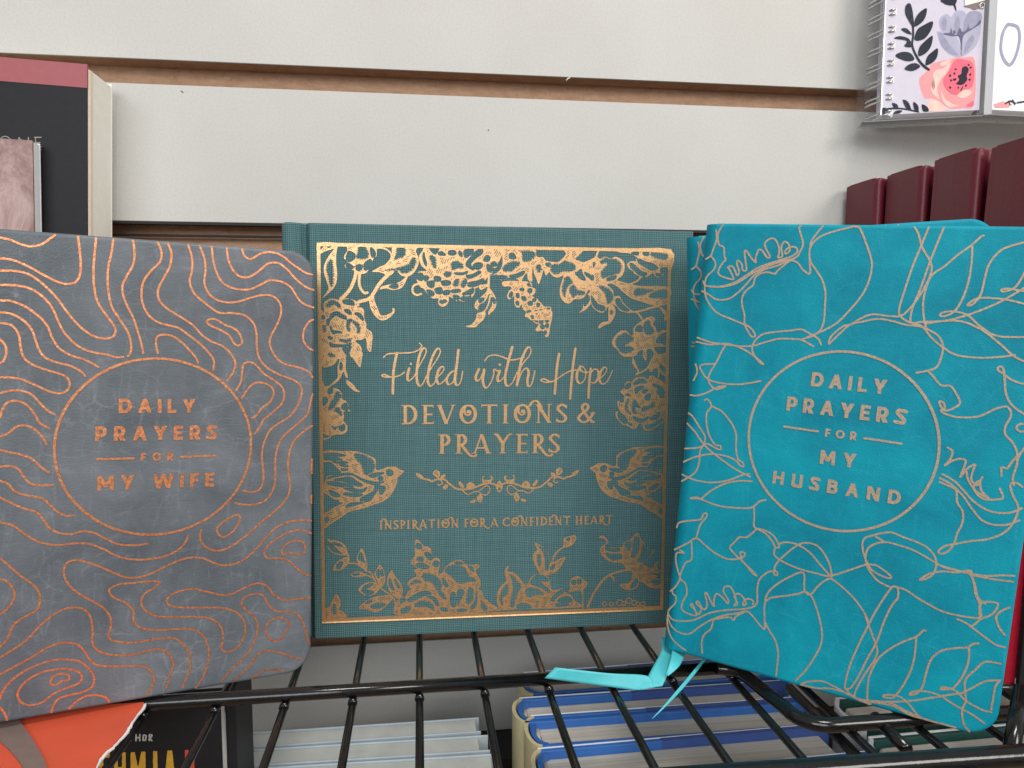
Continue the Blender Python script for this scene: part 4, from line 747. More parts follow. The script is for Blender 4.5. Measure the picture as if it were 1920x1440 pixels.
S3.0|2596,1459 2541,1446 2511,1433 2463,1451 2402,1449 2360,1412 2293,1361 2226,1353 2153,1358 2073,1387 1999,1404 1950,1397 1913,1374
S2.0|1574,1341 1623,1303 1672,1326 1721,1331 1764,1368 1795,1380 1819,1367 1820,1329 1789,1296 1746,1306 1727,1319
S2.0|2232,1341 2183,1303 2134,1326 2085,1331 2042,1368 2011,1380 1987,1367 1987,1329 2017,1296 2060,1306 2079,1319
S2.0|1343,1451 1379,1438 1385,1407 1355,1398 1346,1407
S2.0|2463,1451 2427,1438 2421,1407 2451,1398 2460,1407
F|1151,1513 1199,1496 1219,1462 1192,1460 1162,1479
F|2656,1513 2608,1496 2587,1462 2614,1460 2644,1479
F|1301,1507 1325,1537 1361,1524 1367,1493 1355,1463 1319,1482
F|2505,1507 2481,1537 2445,1524 2439,1493 2451,1463 2487,1482
F|1373,1462 1380,1487 1416,1495 1404,1462
F|2433,1462 2427,1487 2390,1495 2402,1462
F|1391,1376 1416,1400 1446,1393 1416,1354
F|2415,1376 2390,1400 2360,1393 2390,1354
F|1537,1422 1550,1428 1586,1384 1574,1366 1544,1391
F|2269,1422 2256,1428 2220,1384 2232,1366 2263,1391
F|1611,1365 1611,1396 1647,1420 1684,1394 1678,1370
F|2195,1365 2195,1396 2159,1420 2122,1394 2128,1370
F|1758,1405 1758,1473 1795,1466 1844,1472 1850,1441 1832,1416 1795,1398|1770,1461 1825,1460 1819,1441 1776,1442
F|2048,1405 2049,1473 2012,1466 1962,1472 1956,1441 1975,1416 2011,1398|2036,1461 1981,1460 1987,1441 2030,1442
F|1703,1263 1733,1306 1758,1275 1737,1225
F|2103,1263 2073,1306 2048,1275 2069,1225
F|1641,1228 1660,1252 1697,1254 1678,1227
F|2165,1228 2146,1252 2109,1254 2128,1227
F|1881,1378 1893,1409 1913,1427 1933,1405 1943,1370 1934,1342 1912,1314 1889,1340|1906,1352 1915,1358 1921,1349 1912,1340
'''
GREEN_SCRIPT='''
867,2563 907,2593 990,2599 1108,2605 1179,2629 1205,2665 1185,2691
984,2599 965,2503 953,2420 946,2237
929,2386 882,2386 849,2398 871,2410 918,2390 953,2386 1012,2402 1050,2429
1107,2507 1111,2502
1093,2461 1081,2413 1077,2377 1089,2352 1119,2371 1149,2413 1179,2479 1226,2563 1246,2623 1227,2647 1197,2611 1173,2527 1160,2419 1166,2335 1190,2304 1220,2335 1256,2413 1298,2479 1352,2563 1372,2617 1352,2644 1316,2599 1280,2503 1262,2407 1261,2335 1285,2303 1321,2334 1339,2377 1387,2425 1405,2461 1387,2479 1355,2443 1337,2371 1357,2321 1399,2344 1447,2401
1520,2421 1489,2439 1450,2407 1427,2358 1447,2315 1487,2344 1520,2418
1535,2630 1522,2515 1504,2382 1510,2319 1535,2312 1559,2358 1574,2437
1721,2457 1692,2388 1705,2348 1737,2376 1768,2452 1756,2351 1783,2283 1826,2327 1855,2406 1855,2454 1889,2440 1916,2444
1911,2440 1890,2375 1902,2342 1939,2369 1969,2412
1910,2498 1914,2493
2025,2657 1993,2539 1965,2418 1963,2332 1988,2299 2031,2338 2067,2417 2134,2521 2186,2582 2195,2637 2173,2658 2140,2613 2107,2527 2086,2417 2069,2305
1773,2530 1804,2570 1865,2584 1926,2570 1999,2542 2060,2543 2134,2564
2074,2317 2110,2423 2153,2464 2177,2429 2165,2344 2180,2295 2210,2331 2234,2438
2459,2595 2440,2478 2422,2230
2611,2644 2588,2478 2566,2182
2408,2340 2334,2333 2290,2353 2321,2365 2383,2341 2445,2367 2520,2417 2594,2446 2638,2441
2659,2480 2630,2422 2628,2357 2659,2322 2702,2361 2710,2435 2679,2478 2651,2466 2682,2429 2739,2428
2758,2459 2746,2354 2738,2189
2752,2410 2789,2453 2827,2438 2829,2379 2797,2327 2766,2332
2845,2366 2891,2410 2909,2455 2884,2472 2853,2428 2841,2354 2873,2315 2917,2344 2963,2440
'''
TEXT_LINES=[('grey', 'sans', 'DAILY', (0.4714, 1.0592),
 (0.7202, 1.055), 0.0513),
 ('grey', 'sans', 'PRAYERS', (0.3984, 0.9611),
 (0.7927, 0.9543), 0.0524),
 ('grey', 'sans', 'FOR', (0.5406, 0.8833),
 (0.6476, 0.8809), 0.0304),
 ('grey', 'sans', 'MY WIFE', (0.4028, 0.7858),
 (0.7855, 0.776), 0.0529),
 ('turq', 'sans', 'DAILY', (0.447, 1.1264),
 (0.6949, 1.124), 0.052),
 ('turq', 'sans', 'PRAYERS', (0.3724, 1.0259),
 (0.7657, 1.0255), 0.0539),
 ('turq', 'sans', 'FOR', (0.5146, 0.9477),
 (0.6192, 0.9493), 0.0308),
 ('turq', 'sans', 'MY', (0.5081, 0.8472),
 (0.6274, 0.8504), 0.0512),
 ('turq', 'sans', 'HUSBAND', (0.3526, 0.7469),
 (0.7806, 0.7435), 0.0494),
 ('green', 'serif', 'DEVOTIONS', (0.5107, 0.9798),
 (1.2686, 0.9793), 0.087),
 ('green', 'serif', '&', (1.3177, 0.9788),
 (1.3999, 0.9784), 0.0884),
 ('green', 'serif', 'PRAYERS', (0.6743, 0.843),
 (1.2353, 0.8388), 0.0889),
 ('green', 'serif', 'INSPIRATION FOR A CONFIDENT HEART', (0.4076, 0.4997),
 (1.4944, 0.4968), 0.0413)]
GREY_RING='1502,1301 1346,1240 1180,1223 1015,1249 862,1317 732,1422 632,1557 571,1714 552,1881 577,2046 644,2200 748,2330 882,2429 1037,2489 1203,2507 1368,2481 1521,2413 1652,2307 1751,2172 1812,2015 1831,1849 1806,1683 1740,1530 1636,1399'
TURQUOISE_RING='1202,1228 1038,1231 880,1278 739,1365 623,1487 542,1635 501,1800 502,1970 546,2133 629,2279 746,2397 889,2479 1048,2521 1212,2518 1370,2472 1512,2384 1627,2262 1708,2114 1749,1949 1748,1780 1704,1616 1621,1471 1504,1352 1361,1270'
GREY_BARS=[(0.4004, 0.8978, 0.5185, 0.8952), (0.669, 0.8927, 0.79, 0.893)]
TURQUOISE_BARS=[(0.3716, 0.9654, 0.4904, 0.964), (0.6425, 0.9614, 0.7612, 0.9589)]
GREEN_FRAME=[(0.1501, 1.7821), (1.7539, 1.7842), (1.7486, 0.0756), (0.1501, 0.0812)]
POSES={'grey': ([-1.53503, 2.55749, -1.35987], [0.946649, 0.320538, -0.033331], [-0.320847, 0.947121, -0.004244], [0.030208, 0.014711, 0.999435]), 'turq': ([0.96855, 2.77983, -1.3206], [0.820291, -0.567359, -0.072292], [0.566457, 0.823372, -0.034424], [0.079054, -0.012713, 0.996789]), 'green': ([-0.59926, 3.29675, -1.43046], [0.99997, -0.004365, -0.006387], [0.004303, 0.999944, -0.009704], [0.006429, 0.009676, 0.999933])}
# ---------------------------------------------------------------- covers
def cover_mesh(name, x0, x1, z0, z1, th, corners=(0, 0, 0, 0), er=0.012, prof=None, xs_extra=(), left_open=False):
    """slab with rounded corners (tl, tr, br, bl) and rounded edges; front at y=0, back at y=th"""
    tl, tr, br, bl = corners
    def samples(a, b, ra, rb, extra=()):
        S_ = {a, b}
        for k in range(7):
            S_.add(a + er * (1 - math.cos(k / 6 * math.pi / 2))); S_.add(b - er * (1 - math.cos(k / 6 * math.pi / 2)))
        for r, e0, sg in ((ra, a, 1), (rb, b, -1)):
            if r > 0:
                for k in range(15): S_.add(e0 + sg * r * (1 - math.cos(k / 14 * math.pi / 2)))
        for k in range(1, 40): S_.add(a + (b - a) * k / 40)
        for e in extra: S_.add(e)
        L = sorted(S_); out = [L[0]]
        for v in L[1:]:
            if v - out[-1] > 1e-4: out.append(v)
        out[-1] = b; return out
    zs = samples(z0, z1, max(bl, br), max(tl, tr))
    xs = samples(x0, x1, max(bl, tl), max(br, tr), xs_extra)
    def xb(z, side):
        rt, rb = (tl, bl) if side < 0 else (tr, br); e = x0 if side < 0 else x1; off = 0
        if rt and z > z1 - rt: off = rt - math.sqrt(max(0, rt * rt - (z - (z1 - rt)) ** 2))
        if rb and z < z0 + rb: off = rb - math.sqrt(max(0, rb * rb - ((z0 + rb) - z) ** 2))
        return e + off if side < 0 else e - off
    def sd(x, z):
        d = min(x - x0 if not left_open else 9, x1 - x, z - z0, z1 - z)
        for r, cx, cz, sx, sz in ((tl, x0 + tl, z1 - tl, -1, 1), (tr, x1 - tr, z1 - tr, 1, 1), (br, x1 - br, z0 + br, 1, -1), (bl, x0 + bl, z0 + bl, -1, -1)):
            if r and (x - cx) * sx > 0 and (z - cz) * sz > 0: d = min(d, r - math.hypot(x - cx, z - cz))
        return max(d, 0)
    V = []; F = []; nx = len(xs); nz = len(zs)
    for z in zs:
        L_, R_ = xb(z, -1), xb(z, 1)
        for x in xs:
            xx = L_ + (x - x0) / (x1 - x0) * (R_ - L_); d = sd(xx, z); y = er - math.sqrt(max(0, er * er - max(0, er - d) ** 2))
            if prof: y += prof(xx)
            V.append((xx, y, z))
    for j in range(nz - 1):
        for i in range(nx - 1): F.append([j * nx + i, j * nx + i + 1, (j + 1) * nx + i + 1, (j + 1) * nx + i])
    ring = [i for i in range(nx)] + [j * nx + nx - 1 for j in range(1, nz)] + [(nz - 1) * nx + i for i in range(nx - 2, -1, -1)] + [j * nx for j in range(nz - 2, 0, -1)]
    b0 = len(V)
    for r in ring: x, y, z = V[r]; V.append((x, th, z))
    m = len(ring)
    for k in range(m): F.append([ring[(k + 1) % m], ring[k], b0 + k, b0 + (k + 1) % m])
    F.append([b0 + k for k in range(m)])
    me = mesh(name, V, F, True)
    try: me.set_sharp_from_angle(angle=math.radians(50))
    except Exception: pass
    return me

def letters_on(root, book, W, H, cell, foil_mat):
    # each line of the title is one run of letters; each letter is a piece of its own
    for b_, st, t, A, Bp, cap in TEXT_LINES:
        if b_ != book: continue
        if cap > 0.03 and len(t) < 12:
            for k, c in enumerate(t):
                if c == ' ': continue
                fo = Foil(W, H, cell); draw_text(fo, st, t, A, Bp, cap, only=k)
                link_obj('letter', fo.mesh('letter', -0.0016 - 0.0002 * (k % 2)), foil_mat, root)
        else:
            fo = Foil(W, H, cell); draw_text(fo, st, t, A, Bp, cap)
            link_obj('small_lettering', fo.mesh('small_lettering', -0.0016), foil_mat, root, kind='stuff')

def devotional(label, group, mw, leather_mat, foil_mat, W, H, lines, ring, bars, tag, th=0.19, spine=True):
    root = thing('book', label, 'book', group, mw)
    sp = 0.05
    link_obj('front_cover', cover_mesh('front_cover', sp if spine else 0, W, 0, H, 0.022, (0, 0.1, 0.1, 0), 0.014, left_open=spine), leather_mat, root)
    bc = link_obj('back_cover', cover_mesh('back_cover', sp if spine else 0, W, 0, H, 0.022, (0, 0.1, 0.1, 0), 0.014), leather_mat, root)
    bc.location = (0, th - 0.022, 0)
    link_obj('page_block', box_mesh(0.05, W - 0.04, 0.0225, th - 0.0225, 0.035, H - 0.035, 0.004), 'page_side', root)
    if spine:
        poly = [(sp, 0.0)] + [(sp - 0.05 * math.sin(a), 0.05 - 0.05 * math.cos(a)) for a in np.linspace(0.15, math.pi / 2, 9)]
        poly += [(0.05 - 0.05 * math.cos(a), th - 0.05 + 0.05 * math.sin(a)) for a in np.linspace(0.0, math.pi / 2, 9)] + [(sp, th - 0.022), (0.03, th - 0.05), (0.024, 0.06), (sp, 0.022)]
        link_obj('spine', extrude_mesh(poly, 0.004, H - 0.004, 'spine', True), leather_mat, root)
    fo = Foil(W, H, 0.0020)
    w = 0.0066 if tag == 'GREY' else 0.0058
    for l in lines.strip().split('\n'):
        pts = parse(l[2:]); pts = [(min(max(a, 0.012), W - 0.006), min(max(b, 0.010), H - 0.008)) for a, b in pts]
        fo.stroke(pts, w, closed=l[0] == 'c')
        if tag == 'GREY':          # the contours run on over the left edge strip of the cover
            left = [(0.25 - a, c_ + 0.01 * math.sin(9 * a)) for a, c_ in spline(pts, l[0] == 'c', 5) if 0.012 < 0.25 - a < 0.106]
            if len(left) > 3 and min(p_[0] for p_ in pts) < 0.14: fo.stroke(left, w, smooth=False)
    link_obj('foil_pattern', fo.mesh('foil_pattern', -0.0012), foil_mat, root, kind='stuff')
    fo = Foil(W, H, 0.0020)
    fo.stroke(parse(ring), 0.0085, closed=True)
    link_obj('foil_ring', fo.mesh('foil_ring', -0.0016), foil_mat, root)
    letters_on(root, 'grey' if tag == 'GREY' else 'turq', W, H, 0.0018, foil_mat)
    for x0, y0, x1, y1 in bars:
        fo = Foil(W, H, 0.0018); fo.stroke([(x0, y0), (x1, y1)], 0.0072, smooth=False)
        link_obj('foil_bar', fo.mesh('foil_bar', -0.0016), foil_mat, root)
    return root

def copy_tree(o, parent=None):
    c = o.copy(); C.objects.link(c); c.parent = parent
    for ch in list(o.children): copy_tree(ch, c)
    return c

# ---------------------------------------------------------------- the wall behind
YW = 4.2
wall = bpy.data.objects.new('slat_wall', None); C.objects.link(wall)
wall['kind'] = 'structure'; wall['label'] = 'off-white slat wall with raw brown grooves behind the books'
def zw(px, py): return on_depth(px, py, YW).z
g1t, g1b = zw(960, 140), zw(960, 184)
g2t, g2b = zw(300, 415), zw(300, 500)
g3t, g3b = zw(600, 1160), zw(600, 1213)
zbot = zw(700, 1385)
for z0, z1 in ((g1t, 4.5), (g2t, g1b), (g3t, g2b), (zbot, g3b)):
    link_obj('panel', box_mesh(-8, 9, YW, YW + 0.014, z0, z1, 0.002, 1), 'wall', wall)
for z0, z1 in ((g1b, g1t), (g2b, g2t), (g3b, g3t)):
    link_obj('groove', box_mesh(-8, 9, YW + 0.14, YW + 0.16, z0 - 0.12, z1 + 0.12), 'fibre', wall)
    link_obj('groove_lip', box_mesh(-8, 9, YW + 0.0145, YW + 0.1395, z1 + 0.001, z1 + 0.12), 'fibre', wall)
link_obj('groove_seam', box_mesh(-8, 9, YW + 0.075, YW + 0.099, zw(300, 440), zw(300, 436)), 'dark', wall)
link_obj('groove_seam', box_mesh(-8, 9, YW + 0.002, YW + 0.059, zw(300, 420), zw(300, 415) - 0.001), 'dark', wall)
link_obj('backing_board', box_mesh(-8, 9, YW + 0.161, YW + 0.2, -6, 5), 'dark', wall)
link_obj('lower_board', box_mesh(-8, 9, YW - 0.3, YW + 0.15, -6, zbot - 0.001), 'dark', wall)

# specks and a splinter on the wall
for px, py, l in ((339, 170, 0.012), (915, 243, 0.006)):
    p = on_depth(px, py, YW - 0.001)
    link_obj('speck', tube_mesh([p, p + Vector((l, 0, -l * 0.8))], 0.002, 6), 'dark', wall)
p = on_depth(1065, 147, YW - 0.01)
link_obj('splinter', tube_mesh([p + Vector((-0.01, 0, -0.012)), p, p + Vector((0.012, 0, 0.004))], 0.003, 6), 'cream', wall)

# ---------------------------------------------------------------- wire shelf
ZW_ = -1.45
shelf = thing('wire_shelf', 'black wire shelf whose rods run under the three large books', 'shelf')
x0 = on_level(787, 1440, ZW_).x
for k in range(-9, 12):
    x = x0 + k * 0.2538
    if k <= 4: y1 = 1.2
    else: y1 = 1.2
    link_obj('wire', tube_mesh([(x, y1, ZW_), (x, 2.7, ZW_), (x, 2.74, ZW_), (x, 4.12, ZW_)], 0.0150, 14), 'black_wire', shelf)
    link_obj('weld', tube_mesh([(x, 2.726, ZW_ + 0.006), (x, 2.742, ZW_ + 0.006)], 0.0185, 10), 'black_wire', shelf)
ZR = -1.412
def arc(c, r, a0, a1, n=8): return [(c[0] + r * math.cos(math.radians(a0 + (a1 - a0) * k / n)), c[1] + r * math.sin(math.radians(a0 + (a1 - a0) * k / n)), ZR) for k in range(n + 1)]
rail = [(-5, 2.765, ZR), (-0.5, 2.765, ZR), (1.19, 2.765, ZR)] + arc((1.19, 2.665), 0.1, 90, 8, 8) + [(1.325, 2.42, ZR)] + arc((1.435, 2.415), 0.11, 184, 270, 8) + [(1.7, 2.303, ZR), (4, 2.29, ZR)]
link_obj('rail', tube_mesh(rail, 0.026, 20), 'black_wire', shelf)
link_obj('back_rail', tube_mesh([(-5, 4.1, ZR - 0.01), (4, 4.1, ZR - 0.01)], 0.026, 12), 'black_wire', shelf)
a = on_level(1400, 1452, ZR); b = on_level(1930, 1416, ZR)
d = (b - a)
link_obj('front_rail', tube_mesh([a - d * 1.5, a, b, b + d * 2], 0.036, 20), 'black_wire', shelf)
a = on_level(1480, 1300, -1.60); b = on_level(1940, 1262, -1.60)
a = on_depth(1915, 1292, 2.25); b = on_depth(1897, 1400, 2.1)
link_obj('post', tube_mesh([a, b, b + Vector((-0.02, -0.05, -0.4))], 0.026, 14), 'black_wire', shelf)
a = on_level(1760, 1300, -1.5); b = on_level(1940, 1288, -1.5)
link_obj('cross_rod', tube_mesh([a, b + (b - a)], 0.018, 12), 'black_wire', shelf)
a = on_level(1480, 1290, -1.62); b = on_level(1640, 1452, -1.62)
link_obj('brace', tube_mesh([a, b], 0.022, 12), 'black_wire', shelf)
a = on_level(1640, 1345, -1.43); b = on_level(1700, 1405, -1.43)
link_obj('brace', tube_mesh([a, b], 0.022, 12), 'black_wire', shelf)

# ---------------------------------------------------------------- green linen book
q, h, n, up = POSES['green']
GW, GH = 1.860, 1.868
green = thing('book', 'teal linen book with gold flowers and birds, centre of the shelf', 'book', None, pose(q, h, n, up))
GX = 0.0
def gprof(x):
    # rounded spine, deep joint, flat board
    if x < 0.072: return 0.016 * ((x - 0.036) / 0.036) ** 2 - 0.006
    if x < 0.122: return 0.026 * (0.5 - 0.5 * math.cos((x - 0.072) / 0.050 * 2 * math.pi)) + 0.010 * (1 - (x - 0.072) / 0.050)
    return 0.0
extra = [k * 0.0025 for k in range(0, 52)]
link_obj('front_cover', cover_mesh('front_cover', 0, GW, 0, GH, 0.036, (0.018, 0.006, 0.006, 0.018), 0.008, gprof, extra), 'linen', green)
bc = link_obj('back_cover', cover_mesh('back_cover', 0, GW, 0, GH, 0.03, (0.018, 0.006, 0.006, 0.018), 0.008), 'linen', green); bc.location = (0, 0.20, 0)
link_obj('spine', box_mesh(0.0, 0.03, 0.030, 0.2, 0.006, GH - 0.006, 0.008), 'linen', green)
link_obj('page_block', box_mesh(0.035, GW - 0.04, 0.0365, 0.1995, 0.035, GH - 0.035, 0.003), 'page_side', green)
sl = on_depth(1085, 434, 3.42); sm = green.matrix_world.inverted() @ sl
link_obj('paper_slip', box_mesh(sm.x - 0.11, sm.x + 0.11, 0.10, 0.103, GH - 0.2, GH + 0.012), 'tan_slip', green)
fo = Foil(GW, GH, 0.0023)
draw_floral(fo, GREEN_FLORAL)
link_obj('foil_flowers', fo.mesh('foil_flowers', -0.0012), 'gold', green, kind='stuff')
# frame: a flat band whose lower bar is pressed in, so its bottom edge slants up to the light
(ax, az), (bx, bz), (cx, cz), (dx, dz) = GREEN_FRAME
w = 0.0150
V = []; F = []
out_ = [(ax, az), (bx, bz), (cx, cz), (dx, dz)]
inn = [(ax + w, az - w), (bx - w, bz - w), (cx - w, cz + w), (dx + w, dz + w)]
y = -0.0019
V = [(p[0], y, p[1]) for p in out_] + [(p[0], y, p[1]) for p in inn]
F = [[k, (k + 1) % 4, 4 + (k + 1) % 4, 4 + k] for k in range(4)]
link_obj('foil_frame', mesh('foil_frame', V, F), 'gold', green)
V = [(dx, y, dz), (cx, y, cz), (cx, -0.0052, cz - 0.0052), (dx, -0.0052, dz - 0.0052), (dx, 0, dz - 0.0055), (cx, 0, cz - 0.0055)]
link_obj('foil_frame_edge', mesh('foil_frame_edge', V, [[0, 1, 2, 3], [3, 2, 5, 4]]), 'gold', green)
fo = Foil(GW, GH, 0.0020)
for l in GREEN_SCRIPT.strip().split('\n'):
    fo.stroke(parse(l), 0, wf=lambda ax_, ay_: 0.0052 + 0.0062 * max(0.0, -ay_) ** 1.5)
link_obj('foil_script', fo.mesh('foil_script', -0.0016), 'gold', green, kind='stuff')
letters_on(green, 'green', GW, GH, 0.0016, 'gold')

# ---------------------------------------------------------------- grey and turquoise devotionals
q, h, n, up = POSES['grey']
grey = devotional('grey leatherette book with copper contour lines', None, pose(q, h, n, up), 'grey_leather', 'copper', 1.15, 1.675, GREY_LINES, GREY_RING, GREY_BARS, 'GREY')
q, h, n, up = POSES['turq']
turq = devotional('turquoise leatherette book with line-drawn flowers, in front of its twin', 'turquoise books', pose(q, h, n, up), 'turquoise_leather', 'dull_foil', 1.15, 1.714, TURQUOISE_LINES, TURQUOISE_RING, TURQUOISE_BARS, 'TURQUOISE')
turq2 = copy_tree(turq)
turq2['label'] = 'second turquoise book, mostly hidden behind the front turquoise book'
TL = on_depth(1287, 443, 2.985)
h2 = Vector((math.cos(math.radians(22)), -math.sin(math.radians(22)), 0.034)).normalized(); up2 = (Vector((0, 0, 1)) - h2 * h2.z).normalized(); n2 = up2.cross(h2)
turq2.matrix_world = pose(TL - up2 * 1.714, h2, n2, up2)
def strip_mesh(L, R, name='ribbon_bookmark', th=0.004):
    L = spline([tuple(p) for p in L], False, 5); R = spline([tuple(p) for p in R], False, 5)
    V = []; F = []
    cols = 6
    for a, b in zip(L, R):
        a = Vector(a); b = Vector(b)
        for k in range(cols + 1): V.append(a.lerp(b, k / cols))
    n_ = len(L)
    for i in range(n_ - 1):
        for k in range(cols): F.append([i * (cols + 1) + k, i * (cols + 1) + k + 1, (i + 1) * (cols + 1) + k + 1, (i + 1) * (cols + 1) + k])
    return mesh(name, V, F, True)
inv = turq.matrix_world.inverted()
def ribbon(Lp, Rp):
    o = link_obj('ribbon_bookmark', strip_mesh([inv @ p for p in Lp], [inv @ p for p in Rp]), 'turquoise_satin', turq)
    md = o.modifiers.new('thickness', 'SOLIDIFY'); md.thickness = 0.004
    return o
ribbon([on_depth(1238, 1196, 2.88), on_depth(1240, 1220, 2.80), on_depth(1222, 1255, 2.70), on_depth(1203, 1293, 2.64)],
       [on_depth(1268, 1200, 2.86), on_depth(1266, 1222, 2.79), on_depth(1256, 1255, 2.69), on_depth(1242, 1287, 2.63)])
ribbon([on_depth(1242, 1287, 2.625), on_depth(1225, 1286, 2.635), on_depth(1213, 1267, 2.66), on_depth(1140, 1262, 2.70), on_depth(1041, 1251, 2.72)],
       [on_depth(1203, 1293, 2.635), on_depth(1198, 1294, 2.64), on_depth(1175, 1292, 2.66), on_depth(1110, 1283, 2.70), on_depth(1021, 1271, 2.72)])
ribbon([on_depth(1258, 1196, 2.84), on_depth(1260, 1216, 2.78), on_depth(1256, 1240, 2.68), on_depth(1248, 1266, 2.65)],
       [on_depth(1300, 1212, 2.84), on_depth(1285, 1228, 2.77), on_depth(1273, 1250, 2.67), on_depth(1253, 1268, 2.64)])
ribbon([on_depth(1326, 1222, 2.84), on_depth(1317, 1236, 2.78), on_depth(1272, 1290, 2.65), on_depth(1222, 1349, 2.60)],
       [on_depth(1332, 1226, 2.84), on_depth(1322, 1239, 2.78), on_depth(1277, 1294, 2.65), on_depth(1226, 1346, 2.60)])

# ---------------------------------------------------------------- black and red book, upper left
def frame_at(px0, py0, px1, py1, y0, y1=None):
    a = on_depth(px0, py0, y0); b = on_depth(px1, py1, y1 or y0); return a, b
tr = on_depth(163, 121, 3.82); W_ = 1.55
lead = thing('book', 'tall black book with dusty red top band and cream page edge, against the wall', 'book', None, Matrix.Translation((tr.x, 3.82, tr.z)) @ Matrix.Rotation(math.radians(2.5), 4, 'Y') @ Matrix.Translation((-W_, 0, -(tr.z + 1.40))))
Hh = tr.z + 1.40
link_obj('front_cover', box_mesh(0, W_, 0, 0.012, 0, Hh, 0.002), 'black_card', lead)
zb = Hh - (tr.z - on_depth(163, 165, 3.82).z)
link_obj('red_band', box_mesh(-0.001, W_ + 0.001, -0.002, 0.0122, zb, Hh + 0.001), 'dusty_red', lead)
link_obj('page_block', box_mesh(0.01, W_ - 0.002, 0.0125, 0.285, 0.01, Hh - 0.012, 0.006), 'cream', lead)
link_obj('endpaper', box_mesh(0.01, W_ + 0.0005, 0.035, 0.062, 0.012, Hh - 0.014), 'cream_stripe', lead)
link_obj('back_cover', box_mesh(0, W_ - 0.001, 0.2855, 0.297, 0, Hh, 0.002), 'cream', lead)
fo = Foil(W_, Hh, 0.003)
xt = W_ - (tr.x - on_depth(78, 300, 3.82).x)
linv = lead.matrix_world.inverted()
def on_lead(px, py): p = linv @ on_depth(px, py, 3.82); return (p.x, p.z)
for pts in ([(0, 262), (6, 257), (14, 257), (20, 262), (21, 270)], ):
    fo.stroke([on_lead(*p) for p in pts], 0.0045)
for pts in ([(36, 272), (36, 258), (52, 275)], [(54, 272), (54, 258)], [(67, 276), (67, 258)], [(65, 258), (78, 258)], [(67, 268), (76, 268)], [(67, 276), (78, 276)], [(74, 280), (78, 281)]):
    fo.stroke([on_lead(*p) for p in pts], 0.0045, smooth=False)
link_obj('author_name', fo.mesh('author_name', -0.0035), 'dim_print', lead, kind='stuff')
tr = on_depth(65, 265, 3.74); Hh = tr.z + 1.40; W_ = 1.2
pb = thing('book', 'thin paperback with blurred brown stone photo, leaning in front of the black book', 'book', None, Matrix.Translation((tr.x, 3.72, tr.z)) @ Matrix.Rotation(math.radians(1.9), 4, 'Y') @ Matrix.Translation((-W_, 0, -Hh)))
link_obj('front_cover', box_mesh(0, W_, 0, 0.01, 0, Hh, 0.001), 'photo', pb)
link_obj('page_block', box_mesh(0.004, W_ - 0.0012, 0.0102, 0.066, 0.003, Hh - 0.006), 'white_paper', pb)
link_obj('back_cover', box_mesh(0, W_, 0.0662, 0.072, 0, Hh), 'white_paper', pb)

# ---------------------------------------------------------------- maroon books, right
def maroon_book():
    W, H, D = 1.5, 2.2, 0.29
    root = thing('book', '', 'book', 'maroon books standing one behind another')
    poly = [(0.012, 0.022), (0.0, 0.04), (-0.002, D / 2), (0.0, D - 0.03), (0.01, D - 0.012), (0.03, D - 0.03), (0.03, 0.045)]
    link_obj('spine', extrude_mesh(poly, 0, H, 'spine', False), 'maroon', root)
    def pr(x):
        return 0.0 if x > 0.13 else (0.022 * (0.5 - 0.5 * math.cos((x - 0.03) / 0.10 * 2 * math.pi)) if x > 0.03 else 0.014 * (1 - x / 0.03) ** 2)
    link_obj('front_cover', cover_mesh('front_cover', 0.0, W, 0, H, 0.045, (0.03, 0.01, 0.01, 0.03), 0.018, pr, [k * 0.006 for k in range(1, 24)]), 'maroon', root)
    b = link_obj('back_cover', cover_mesh('back_cover', 0.0, W, 0, H, 0.04, (0.01, 0.01, 0.01, 0.01), 0.01), 'maroon', root); b.location = (0, D - 0.04, 0)
    link_obj('page_block', box_mesh(0.05, W - 0.04, 0.0455, D - 0.0405, 0.04, H - 0.04), 'page_side', root)
    return root
mb = maroon_book()
spec = [(1588, 350, 4.15, 0.6, 'maroon hardback farthest back in the row, against the wall'),
        (1664, 329, 3.84, 1.4, 'second maroon hardback from the wall'),
        (1753, 300, 3.50, 2.2, 'third maroon hardback from the wall, with a bright spine ridge'),
        (1860, 276, 3.15, 3.6, 'nearest maroon hardback, cut by the right edge of the picture')]
for k, (px, py, yb, lean, lab) in enumerate(spec):
    o = mb if k == 0 else copy_tree(mb)
    o['label'] = lab
    p = on_depth(px, py, yb)           # far top corner of the spine
    yf = yb - 0.29
    top = Vector((p.x, yf, p.z)); R = Matrix.Rotation(math.radians(lean), 4, 'Y')
    off = R @ Vector((0, 0, 2.2))
    o.matrix_world = Matrix.Translation(top - off) @ R

# ---------------------------------------------------------------- planner in a clear sleeve, top right
BL = on_depth(1652, 216, 3.95); t_ = on_level(1836, 206, BL.z)
hx = (t_ - BL); hx.z = 0; PWID = hx.length; hx.normalize(); nn = Vector((-hx.y, hx.x, 0))
PM = pose(BL, hx, nn, Vector((0, 0, 1)))
plan = thing('planner', 'spiral-bound lilac planner with pink and navy flowers in a clear sleeve', 'planner', None, PM)
pinv = PM.inverted()
def pl(x, y):                        # artwork point to cover coordinates
    px, py = 1560 + x / 5.3333, y / 5.3333
    o_ = pinv.translation; dr = (pinv.to_3x3() @ ray(px, py)); k = -o_.y / dr.y; p = o_ + dr * k; return (p.x, p.z)
PH = 1.15
link_obj('front_cover', box_mesh(0, PWID, 0, 0.008, 0, PH), 'lilac', plan)
link_obj('page_block', box_mesh(0.012, PWID - 0.01, 0.0085, 0.10, 0.004, PH - 0.004), 'white_paper', plan)
link_obj('back_cover', box_mesh(0, PWID, 0.1005, 0.108, 0, PH), 'lilac', plan)
